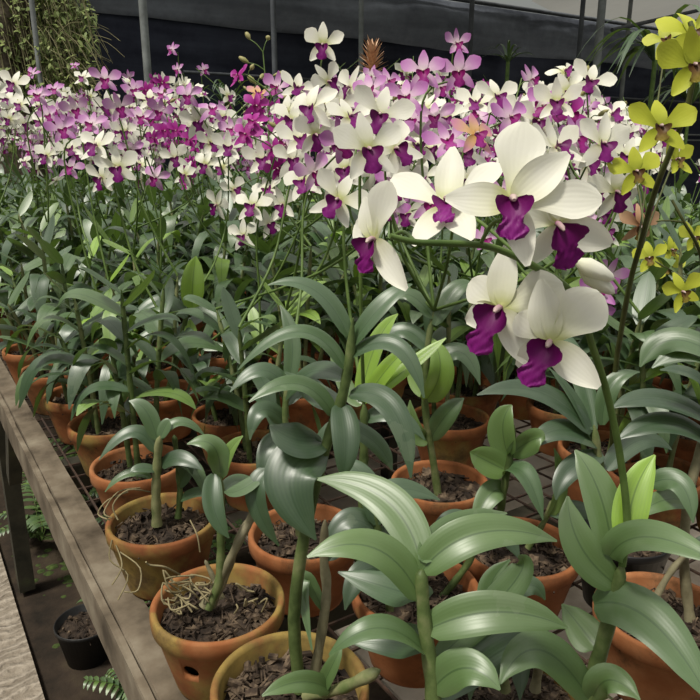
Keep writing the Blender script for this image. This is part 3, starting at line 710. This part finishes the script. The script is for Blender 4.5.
# tall budded stalk
rec=min((r for r in ALLR if r.get('auto')),key=lambda r:(r['xy']-Vector(P(262,160,1.75)[:2])).length)
bp=[rec['tops'][0],P(260,200,1.7),P(268,150,1.7),P(268,110,1.7),P(265,75,1.7),P(263,52,1.7)]
spike(rec,bp,[],False)
for (u,v,e,L) in ((248,36,(-.5,.9),.011),(268,38,(.4,1),.006),(244,60,(-.8,.5),.015),(280,74,(.9,.2),.018),(252,80,(-.7,.7),.015),(285,97,(.95,.1),.016)):
    p=P(u,v,1.7)-rec['root'].location; dd=(RT*e[0]+UP*e[1]).normalized(); bb=MB()
    bb.tube([p+dd*(L*t) for t in (-1,-.6,0,.6,.9,1)],[.001,.004,.0065,.005,.003,.0005],8); k=min(bez(bp,30),key=lambda q:(q-P(u,v+14,1.7)).length); bb.mi=1; pedicel(bb,k-rec['root'].location,p-dd*L*.9,.0013); bb.build('bud',[BUD,STALK],rec['root'])
rec['lab']='orchid with a tall bare stalk of unopened buds standing over the magenta flowers'

# yellow-green orchids at the right edge
yr=new_plant(.98,.60,'yellow-green orchid at the right edge with a dark upright spike'); yr['hand']=True; grow(yr,2,.22,.28,True,301,.2,.14)
yf=[(P(u,v,SZ[k]*700/w*.98),nrm(a,b),ro,SZ[k]*1.08,k) for (u,v,w,k,a,b,ro) in parse(YL)]
d0=.62
spike(yr,[P(612,470,.95),P(614,382,.90),P(628,292,.82),P(640,246,.76),P(654,194,.68),P(674,142,.64),P(688,105,.62),P(696,50,.60),P(690,22,.60)],yf[:6],False,0,DSTALK,.0036,.0022)
yr2=new_plant(1.16,.52,'yellow-green orchid at the right edge with low drooping flowers and a withered bloom'); yr2['hand']=True; grow(yr2,2,.24,.3,True,302,.2,.14)
spike(yr2,[yr2['tops'][0],P(712,300,1.05),P(700,252,.98),P(684,222,.95),P(672,200,.95)],yf[6:],False,0,DSTALK,.0030,.0018)

# blossom on the crowded rows
bu=[-80,0,60,130,170,200,240,300,340,420,480,520,560,600,640,700,780]
bt=[88,84,80,76,80,84,88,92,74,72,78,98,88,98,118,150,150]; bl=[172,176,184,190,188,200,216,224,214,216,214,214,214,212,205,200,200]
def band(u): return np.interp(u,bu,bt), np.interp(u,bu,bl)
fr=random.Random(11)
for rec in ALLR:
    if not rec.get('auto') or rec['d']<1.30: continue
    d=rec['d']; u0=rec['uv'][0]
    z=(u0/700)
    if d>4.4: continue
    for s in range(fr.choice([1,1,2]) if len(rec['flowers'])<3 else 1):
        top=rec['tops'][s%len(rec['tops'])]
        r=fr.random()
        if u0<150: k='L' if r<.46 else ('W' if r<.94 else 'M')
        elif u0<300: k='W' if r<.5 else ('L' if r<.72 else 'M')
        elif u0<470: k='W' if r<.6 else 'L'
        else: k='W' if r<.62 else ('L' if r<.9 else 'M')
        if u0<30 and d>3.2 and r<.25: k='Y'
        az=fr.uniform(0,6.28); out=Vector((cos(az),sin(az),0)); L=fr.uniform(.26,.50)
        pts=[top, top+Vector((0,0,L*.45))+out*L*.10, top+Vector((0,0,L*.8))+out*L*.28, top+Vector((0,0,L))+out*L*.5]
        q=bez(pts,24); fl=[]
        for i in range(fr.randint(5,8)):
            t=.42+.58*i/7+fr.uniform(-.03,.03); p=q[min(len(q)-1,int(t*(len(q)-1)))]
            side=Vector((fr.uniform(-1,1),fr.uniform(-1,1),fr.uniform(-.5,.5))); p2=p+side.normalized()*.03
            u,v,dd=proj(p2); a,b=band(u)
            if not (a<=v<=b): continue
            n=(VIEW*fr.uniform(.0,1)+Vector((fr.uniform(-1,1),fr.uniform(-1,1),fr.uniform(-.35,.45)))*.75).normalized()
            fl.append((p2,n,fr.uniform(-.3,.3),SZ[k]*fr.uniform(.9,1.1),k))
        ue,ve,_=proj(pts[-1]); a,b=band(ue)
        if fl and ve>a-16: spike(rec,pts,fl,True,2 if fr.random()<.4 and ve>a-6 else 0,STALK,.0017,.0009)
        elif fl:
            # stalk bends over at its last flower
            hi=max(fl,key=lambda f:f[0].z)[0]; spike(rec,[top,top.lerp(hi,.5)+out*.02,hi+Vector((0,0,.005))],fl,True,0,STALK,.0017,.0009)

# labels of the crowded plants
CN={'W':'white purple-lipped','L':'lavender','M':'magenta','Y':'yellow','O':'fading orange','H':'white','D':'withered'}
for rec in PLANTS:
    o=rec['root']
    if rec.get('lab'): o['label']=rec['lab']
    if 'label' in o.keys(): continue
    u,v,d=rec['uv']; fl=rec['flowers']
    where='left end of the bench' if u<180 else ('centre of the bench' if u<430 else 'right part of the bench')
    row='nearer rows' if d<1.7 else ('middle rows' if d<2.7 else 'far rows')
    if rec['xy'].x<.40: where='along the edge board'
    if fl:
        k=max(set(fl),key=fl.count); c=CN[k]; mixed=len(set(fl))>1
        lab=f"orchid with {'mostly' if mixed else 'only'} {c} flowers, {row}, {where}"
    else: lab=f"orchid without open flowers, {row}, {where}"
    o['label']=lab; o['group']=lab.replace('orchid','orchids',1)

# aerial roots over the rims of pots A and B
def roots(rec, lst):
    off=rec['root'].location
    for pts in lst:
        mb=MB(); mb.tube([p-off for p in bez([P(*p) for p in pts],14)],.0011,5); mb.build('aerial_root',ROOT,rec['root'])
roots(HP['B'],[[(150,492,.985),(128,490,.94),(113,505,.935),(118,520,.93)],[(140,488,1.0),(118,492,.96),(104,512,.94),(112,518,.935)],[(128,492,.97),(108,500,.95),(98,514,.95),(110,520,.94)],
 [(112,540,.935),(110,560,.93),(128,575,.92),(118,600,.90)],[(116,545,.93),(122,566,.92),(112,585,.905)],[(120,552,.93),(140,568,.915),(138,590,.905),(124,592,.90)],[(190,520,.93),(197,535,.92),(200,552,.92)]])
ra=random.Random(4); tang=[]
for i in range(13):
    u=ra.uniform(163,205); v=ra.uniform(578,606); tang.append([(u,v,.80+ra.uniform(-.01,.01)),(u+ra.uniform(-14,14),v+ra.uniform(-12,6),.795),(u+ra.uniform(-16,20),v+ra.uniform(-4,12),.79),(u+ra.uniform(-8,22),v+ra.uniform(-6,12),.80)])
for i in range(7):
    u=ra.uniform(235,262); v=ra.uniform(585,606); tang.append([(u,v,.80),(u+ra.uniform(-10,10),v+ra.uniform(-10,4),.795),(u+ra.uniform(-10,10),v+ra.uniform(0,10),.80)])
roots(HP['A'],tang)
roots(HP['A'],[[(180,575,.80),(165,567,.775),(150,565,.77),(146,562,.765)],[(170,580,.80),(190,590,.79),(200,600,.80)],[(165,590,.80),(180,597,.79),(192,612,.79)],[(175,600,.79),(188,585,.80),(205,595,.80)],[(168,598,.79),(172,610,.775),(190,604,.78)],[(178,588,.80),(182,606,.785),(176,612,.78)]])
roots(HP['S'],[[(458,676,.66),(470,655,.66),(482,660,.66),(470,672,.66)],[(462,690,.65),(474,678,.65),(490,668,.65)],[(480,690,.65),(478,664,.66),(500,676,.66)]])

# ------------------------------------------------------------------ the bench
bench=link('plant_bench',None); bench.location=(.17,2.2,0); tag(bench,'long wooden plant bench topped with rusty wire mesh under the pots','bench')
bo=bench.location
X0,X1,Y0,Y1=.215,3.1,-.25,4.85
mb=MB(); x=X0+.012
while x<X1: mb.box((x,(Y0+Y1)/2,BZ-.0022),(.0016,(Y1-Y0)/2,.0016)); x+=.058
y=Y0
while y<Y1: mb.box(((X0+X1)/2-.01,y,BZ-.0052),((X1-X0)/2,.0016,.0016)); y+=.058
mb.build('wire_mesh',WIRE,bench,bo,False)
def plank(name,c,h,m,seed,n=40,M=None,crack=0):
    mb=MB(); rows=[]; L=h[1]
    for i in range(n+1):
        yy=-L+2*L*i/n; wv=lambda k: .0016*noise.noise(Vector((yy*5,seed,k)))+.0012*noise.noise(Vector((yy*21,seed,k)))
        rg=[(-1,-1),(-1,.88),(-.93,1),(-.2,1),(.3,1),(.93,1),(1,.88),(1,-1),(.2,-1)]
        rows.append([Vector((a*h[0]+wv(k),yy,b*h[2]+wv(k+20))) for k,(a,b) in enumerate(rg)])
    if M: rows=[[M@p for p in r] for r in rows]
    rows=[[p+Vector(c) for p in r] for r in rows]
    mb.grid(rows,closed=True); mb.fan(rows[0]); mb.fan(rows[-1],True); return mb.build(name,m,bench,bo,False)
plank('edge_board',(.196,2.3,BZ-.032),(.0215,2.55,.030),WOODT,1,160)
plank('facing_strip',(.1675,2.3,BZ-.040),(.0055,2.55,.034),WOODT,2,160)
plank('edge_board',(X1,2.3,BZ-.03),(.02,2.55,.030),WOODT,3,20)
Zr=Matrix.Rotation(pi/2,3,'Z')
for i,yb in enumerate((.1,.75,1.4,2.05,2.7,3.35,4.0,4.65)):
    plank('crossbeam',(1.65,yb,BZ-.036),(.022,1.43,.028),WOODD,5+i,30,Zr)
for yb in (.1,2.30,4.5):
    for xb in (.20,1.7,3.07):
        mb=MB(); mb.box((xb,yb,.365),(.024,.03,.365)); mb.build('leg',WOODD,bench,bo,False)
mb=MB(); e=Matrix.Rotation(radians(38),3,'X'); mb.box((.20,2.05,.62),(.018,.022,.22),e); mb.build('brace',WOODD,bench,bo,False)
mb=MB(); e=Matrix.Rotation(radians(-38),3,'X'); mb.box((.20,2.55,.62),(.018,.022,.22),e); mb.build('brace',WOODD,bench,bo,False)
mb=MB(); mb.box((1.63,2.30,.70),(1.40,.02,.03)); mb.build('rail',WOODD,bench,bo,False)

# ------------------------------------------------------------------ ground
def slab(name, x0,x1,y0,y1,z0,z1,m,nx,ny,amp,seed):
    mb=MB(); rows=[]
    for i in range(ny+1):
        rows.append([Vector((x0+(x1-x0)*j/nx,y0+(y1-y0)*i/ny,z1+amp*noise.noise(Vector((j*.7,i*.7,seed))))) for j in range(nx+1)])
    mb.grid(rows)
    for a,b in (((x0,y0),(x1,y0)),((x1,y0),(x1,y1)),((x1,y1),(x0,y1)),((x0,y1),(x0,y0))):
        mb.grid([[Vector((a[0],a[1],z1+amp*.2)),Vector((b[0],b[1],z1+amp*.2))],[Vector((a[0],a[1],z0)),Vector((b[0],b[1],z0))]])
    return tag(mb.build(name,m,smooth=False),kind='structure')
DIRT=m_simple('damp_earth',[(.3,(.012,.009,.006)),(.5,(.035,.024,.016)),(.66,(.055,.042,.025)),(.75,(.045,.055,.018))],7,.95,.8,bd=.02)
m,nt,bs=mat('walkway_concrete'); n=noise_tex(nt,30,6); tc=N(nt,'ShaderNodeTexCoord'); wv=N(nt,'ShaderNodeTexWave'); wv.inputs['Scale'].default_value=9; wv.inputs['Distortion'].default_value=9; wv.inputs['Detail'].default_value=4; wv.bands_direction='Y'
nt.links.new(tc.outputs['Object'],wv.inputs[0]); nt.links.new(ramp(nt,mth(nt,'ADD',mth(nt,'MULTIPLY',n,.75),mth(nt,'MULTIPLY',wv.outputs[0],.22)),[(.3,(.20,.165,.125)),(.6,(.36,.31,.25)),(.8,(.45,.40,.33))]),bs.inputs['Base Color']); bs.inputs['Roughness'].default_value=.9
bump(nt,bs,mth(nt,'ADD',n,wv.outputs[0]),.8,.012); CONC=m
SLAB=m_simple('old_slab',[(.3,(.34,.28,.21)),(.55,(.50,.43,.35)),(.8,(.58,.52,.44))],5,.9,.3)
slab('floor',-4,14,-2,9,-.3,-.02,DIRT,60,40,.015,1)
slab('floor_walkway',-1.2,.155,-1.5,5.5,-.2,.0,CONC,6,40,.006,2)
slab('floor_slab',.95,3.6,-.6,2.6,-.2,.002,SLAB,10,10,.004,3)

# weeds and a pot on the ground below the bench
def weed(x,y,n,s,label,seed,z=-.03):
    r=random.Random(seed); root=link('weed',None); root.location=(x,y,z); tag(root,label,'weed'); mb=MB()
    st=MB()
    for i in range(n):
        a=r.uniform(0,6.28); o=Vector((cos(a),sin(a),0)); L=s*r.uniform(.6,1.1)
        q=bez([Vector((0,0,0)),o*L*.3+Vector((0,0,L*.6)),o*L*.8+Vector((0,0,L*r.uniform(.5,.9)))],10); st.tube(q,.0014,4)
        sd=o.cross(Vector((0,0,1)))
        for k in range(3,len(q)):
            for sg in (-1,1):
                l=L*.30*(1-.5*(k-3)/8); p=q[k]; d=(sd*sg+o*.5).normalized()
                leaf(mb,p,p+d*l*.5+Vector((0,0,.004)),p+d*l+Vector((0,0,-.006)),l*.38,(0,0,1),r.uniform(.35,.75),5,2)
    mb.build('leaves',LEAF,root); st.build('stem',STALK,root)
weed(.30,2.62,9,.24,'ferny weed under the bench behind its front leg',1)
weed(.36,1.60,10,.16,'ferny weed at the bottom edge beside the black pot on the ground',2)
weed(.42,2.05,6,.26,'taller weed between the leg and the black pot on the ground',3)
weed(.34,3.05,10,.22,'ferny weed far under the bench at the left edge',4)
for i,(x,y) in enumerate(((.55,1.75),(.62,2.3),(.5,2.8),(.75,2.05),(.7,2.65),(.45,1.35),(.55,1.05),(.9,2.45),(.6,3.2))):
    w=weed(x,y,8,.2,'small green weed seen through the wire mesh',20+i); w and 0
for o in list(COL.objects):
    if o.get('label')=='small green weed seen through the wire mesh': o['group']='weeds under the wire mesh'
gp=link('nursery_pot',None); gp.location=(.30,1.87,-.03); tag(gp,'black plastic pot of soil standing on the ground below the bench','plant pot')
link('pot',pot_mesh('pot',.085,.13,40,.3,1,BLACKP,False),gp); link('soil',mix_mesh('soil',.078,80,3),gp,loc=(0,0,.105))
# moss clumps
m=m_simple('moss',[(.3,(.02,.03,.008)),(.6,(.055,.085,.02)),(.8,(.10,.14,.035))],60,.95,.9)
mb=MB()
rr=random.Random(3)
for i in range(260):
    x=rr.gauss(.30,.09); y=rr.uniform(1.9,3.3); s=rr.uniform(.006,.024); rows=[]
    if x<.18: continue
    for a in range(5):
        t=a/4*pi/2; rows.append([Vector((x+s*cos(t)*cos(2*pi*k/9)*rr.uniform(.85,1.15)+.0005,y+s*cos(t)*sin(2*pi*k/9)*rr.uniform(.85,1.15),-.03+s*.5*sin(t))) for k in range(9)])
    mb.grid(rows,closed=True)
tag(mb.build('moss',m),'low green moss on the damp earth under the bench','moss',kind='stuff')

# ------------------------------------------------------------------ shade house: nets, poles
def m_net(name,c0,c1,trans,sc,tcol):
    m,nt,bs=mat(name); n=noise_tex(nt,sc,7,rough=.7); tc=N(nt,'ShaderNodeTexCoord'); mp=N(nt,'ShaderNodeMapping'); mp.inputs['Scale'].default_value=(.5,1,4.5)
    nt.links.new(tc.outputs['Object'],mp.inputs[0]); n2=N(nt,'ShaderNodeTexNoise'); n2.inputs['Scale'].default_value=1.6; n2.inputs['Detail'].default_value=6; nt.links.new(mp.outputs[0],n2.inputs[0])
    c=ramp(nt,mth(nt,'ADD',mth(nt,'MULTIPLY',n,.4),mth(nt,'MULTIPLY',n2.outputs[0],.6)),[(.40,c0),(.66,c1)])
    nt.links.new(c,bs.inputs['Base Color']); bs.inputs['Roughness'].default_value=.9; bs.inputs['Specular IOR Level'].default_value=.1
    if trans: translucent(nt,bs,tcol,trans)
    return m
NETD=m_net('dark_shade_net',(.024,.026,.040),(.058,.064,.090),0,3,(0,0,0))
NETU=m_net('grey_shade_net',(.035,.039,.052),(.18,.20,.24),.12,4,(.4,.42,.45))
NETR=m_net('pale_roof_net',(.15,.15,.145),(.26,.26,.25),.40,2,(.36,.36,.34))
def sheet(name,fn,nu,nv,m):
    mb=MB(); mb.grid([[fn(j/nu,i/nv) for j in range(nu+1)] for i in range(nv+1)]); return tag(mb.build(name,m),kind='structure')
sheet('wall_back',lambda a,b: Vector((-3+17*a,6.0+.05*noise.noise(Vector((a*22,b*2.5,1)))+.02*noise.noise(Vector((a*70,b*9,4))),2.46*b)),150,16,NETD)
sheet('wall_back_upper',lambda a,b: Vector((-3+17*a,5.96-.10*sin(pi*b)*(1+noise.noise(Vector((a*14,0,7))))+.03*noise.noise(Vector((a*60,b*6,2))),2.40+.05*noise.noise(Vector((a*9,3,1)))*(1-b)+.45*b)),150,10,NETU)
sheet('wall_left',lambda a,b: Vector((-3+.05*noise.noise(Vector((a*22,b*2.5,1))),1+5*a,2.9*b)),40,8,NETD)
sheet('ceiling',lambda a,b: Vector((2.5+12*a,5.86-3.0*b,2.875+.13*max(0,min(1,(6.4-(2.5+12*a))/.5))*(1-b)+.40*b-.09*b*sin(pi*((a*7)%1))+.02*noise.noise(Vector((a*40,b*9,2))))),110,16,NETR)
STEEL=m_simple('galvanised_pipe',[(.3,(.13,.14,.14)),(.7,(.27,.29,.29))],9,.6,spec=.4); STEELD=m_simple('dull_dark_pipe',[(.3,(.05,.055,.065)),(.7,(.11,.12,.135))],9,.6)
def pole(u,v,d,r,lab,m=STEEL,top=3.1,name='pole',lean=0):
    p=P(u,v,d); mb=MB(); o=Vector((p.x,p.y,0)); mb.tube([Vector((0,0,-.03)),Vector((lean*1.,0,top))] ,r,12)
    ob=mb.build(name,m); ob.location=o; tag(ob,lab,'pole'); 
    return ob
pole(146,50,4.75,.027,'thick grey upright pole rising behind the lavender flowers at left')
pole(36,40,4.6,.017,'thin grey upright pole in front of the vine-covered tree')
pole(274,40,5.0,.020,'dark thin upright pole behind the tall stalk of buds',STEELD)
pole(361,40,5.3,.019,'grey upright pole beside the brown dried bloom')
pole(598,50,5.2,.029,'thick pale upright pole behind the white flowers at right')
pole(580,40,5.9,.020,'thin pole just left of the thick pale pole at right',STEELD)
pole(624,70,7.2,.021,'pale frame post against the dark net at far right',STEEL,2.86)
pole(470,50,6.2,.022,'dark frame post against the net above the lavender flowers',STEELD,2.86)
def rail(name,a,b,r,lab,m=STEELD):
    a,b=Vector(a),Vector(b); mb=MB(); mb.tube([a-a,b-a],r,10); o=mb.build(name,m); o.location=a; tag(o,lab,'rail')
rail('top_rail',(-3,5.90,2.86),(13.9,5.90,2.86),.022,'dark horizontal pipe along the top of the back net')
rail('mid_rail',(2.2,5.90,2.02),(13.9,5.90,2.02),.014,'horizontal pipe across the upper part of the dark net',STEELD)
rail('low_rail',(2.2,5.89,1.60),(13.9,5.89,1.60),.012,'pale wire rail low across the dark net',STEEL)
rail('low_rail',(2.2,5.89,1.53),(13.9,5.89,1.53),.010,'lower of the two pale wire rails across the dark net',STEEL)
rail('roof_brace',P(612,30,6.4),P(700,10,7.4),.018,'slanting roof pipe under the pale net at upper right',STEELD)

# ------------------------------------------------------------------ tree with vines at the upper left
tr=link('tree',None); tb=P(20,60,5.0); tr.location=(tb.x,tb.y,0); tag(tr,'vine-covered tree in front of the dark net at the upper left corner','tree')
BARK=m_simple('bark',[(.3,(.05,.04,.028)),(.55,(.13,.105,.075)),(.8,(.22,.19,.14))],6,.9,.9,bd=.03)
mb=MB(); rows=[]
for i in range(26):
    z=3.2*i/25; rows.append([Vector(((.27-.03*z+.05*noise.noise(Vector((cos(2*pi*k/24)*2,sin(2*pi*k/24)*2,z*1.6))))*cos(2*pi*k/24)-.08,(.22+.04*noise.noise(Vector((cos(2*pi*k/24)*2,sin(2*pi*k/24)*2,z*1.6+5))))*sin(2*pi*k/24),z-.03)) for k in range(24)])
mb.grid(rows,closed=True); mb.build('trunk',BARK,tr)
VINE=m_simple('dry_vine',[(.3,(.13,.115,.055)),(.7,(.30,.28,.15))],8,.8)
LEAFT=m_simple('vine_leaf',[(.25,(.05,.08,.02)),(.5,(.16,.21,.06)),(.7,(.32,.37,.13)),(.85,(.5,.52,.3))],14,.6)
rr=random.Random(9); vm=MB(); lm=MB()
for i in range(300):
    u=rr.uniform(-20,82); top=P(u*.8+5,rr.uniform(-90,45)+max(0,u-20)*.5,4.9+rr.uniform(-.3,.25)); L=rr.uniform(.25,.75)
    out=RT*rr.uniform(.0,.30)+Vector((0,-.1,0)); q=bez([top,top+out*L*.5-Vector((0,0,L*.25)),top+out*L-Vector((0,0,L))],9)
    vm.tube([p-tr.location for p in q],.0028,4,False)
    for p in q[2:]:
        for _ in range(2):
            if proj(p)[0]>100 or rr.random()<.25: continue
            d=Vector((rr.uniform(-1,1),rr.uniform(-1,1),rr.uniform(-.9,.4))).normalized(); l=rr.uniform(.02,.05); b=p-tr.location
            leaf(lm,b,b+d*l*.5,b+d*l-Vector((0,0,.006)),l*.5,(rr.uniform(-.6,.6),-.4,1),.4,3,2)
for i in range(2600):
    u=rr.uniform(-30,96); v=rr.uniform(max(-40,(u-40)*1.25-60),150); p=P(u,v,4.85+rr.uniform(-.2,.2)); b_=p-tr.location; d=Vector((rr.uniform(-1,1),rr.uniform(-1,1),rr.uniform(-1.2,.3))).normalized(); l=rr.uniform(.025,.07)
    if u<42 and rr.random()<.5: continue
    leaf(lm,b_,b_+d*l*.5,b_+d*l-Vector((0,0,.008)),l*rr.uniform(.25,.5),(rr.uniform(-.6,.6),-.6,1),.4,3,2)
for i in range(70):
    top=P(rr.uniform(40,92),rr.uniform(20,110),4.75+rr.uniform(-.2,.2)); d=(RT*rr.uniform(.2,1)+Vector((0,-.2,0))-UP*rr.uniform(-.3,.9)).normalized(); q=bez([top,top+d*.12,top+d*.24-Vector((0,0,.06))],6); vm.tube([p-tr.location for p in q],.0018,4,False)
vm.build('vine',VINE,tr); lm.build('leaves',LEAFT,tr)

# strap-leaved plants hung or standing before the back net
def tuft(name,c,n,L,W,lab,cat,seed,droop=1.,tint=(.1,.5)):
    r=random.Random(seed); root=link(name,None); root.location=c; tag(root,lab,cat); mb=MB()
    for i in range(n):
        a=r.uniform(0,6.28); o=Vector((cos(a),sin(a),0)); l=L*r.uniform(.6,1.1); up=r.uniform(.3,1.)
        leaf(mb,o*.01,o*l*.45+Vector((0,0,l*up*.55)),o*l*.95+Vector((0,0,l*(up*.6-.55*droop))),W*r.uniform(.8,1.2),(-o.x*.3,-o.y*.3,1),r.uniform(*tint),8,2)
    mb.build('leaves',LEAF,root); return root
def stand(root,h,r=.012):
    mb=MB(); mb.tube([Vector((0,0,-h)),Vector((0,0,.02))],r,8); mb.build('stem',STALK,root)
for (u,v,d,n,L,W,lab,s,dr) in ((655,62,3.6,26,.42,.028,'strap-leaved plant with arching leaves in front of the net, behind the yellow flowers',4,1.),
    (508,62,4.4,16,.22,.014,'small tuft of thin green leaves above the lavender bud cluster, before the net',5,.2),
    (228,112,5.3,22,.45,.016,'grassy tuft of thin leaves before the net, left of the magenta flowers',6,.4),
    (452,95,4.8,30,.30,.022,'leafy green plant behind the two-tone lavender flowers',7,.5),(690,105,4.7,24,.45,.03,'second strap-leaved plant farther right along the net',8,.8)):
    c=P(u,v,d); t=tuft('strap_leaved_plant',c,n,L,W,lab,'plant',s,dr); stand(t,c.z+.02)
# brown dried bloom
br=link('dried_flower_head',None); c=P(372,62,3.3); br.location=c; tag(br,'brown spiky dried bloom standing before the dark net','dried flower')
mb=MB(); r=random.Random(2)
for i in range(60):
    t=i/60; a=i*2.4; o=Vector((cos(a),sin(a),0)); el=.25+1.1*t; d=o*cos(el)+Vector((0,0,sin(el))); b=Vector((0,0,-.07+.10*t))
    leaf(mb,b,b+d*.035,b+d*(.072+.02*r.random())+o*.012,.019,(-o.x,-o.y,.6),.5,5,2)
mb.build('bracts',m_simple('dry_bract',[(.3,(.32,.17,.10)),(.5,(.58,.36,.23)),(.75,(.75,.56,.40))],30,.8),br); stand(br,c.z-.2+.23,.008)

# ------------------------------------------------------------------ light
w=bpy.data.worlds.new('world'); SC.world=w; w.use_nodes=True; nt=w.node_tree; bg=nt.nodes['Background']
tc=N(nt,'ShaderNodeTexCoord'); sp=N(nt,'ShaderNodeSeparateXYZ'); nt.links.new(tc.outputs['Generated'],sp.inputs[0])
nt.links.new(ramp(nt,sp.outputs[2],[(0,(.12,.13,.11)),(.25,(.35,.36,.34)),(.6,(1.0,.98,.92)),(1,(1.0,.98,.92))]),bg.inputs[0]); bg.inputs[1].default_value=.90
sd=bpy.data.lights.new('sun','SUN'); so=bpy.data.objects.new('sun',sd); COL.objects.link(so); sd.energy=3.5; sd.angle=radians(10); sd.color=(1,.95,.84)
tosun=(Vector((-.50,-.05,1.0))).normalized(); so.rotation_euler=tosun.to_track_quat('Z','Y').to_euler(); so.location=(0,0,6)
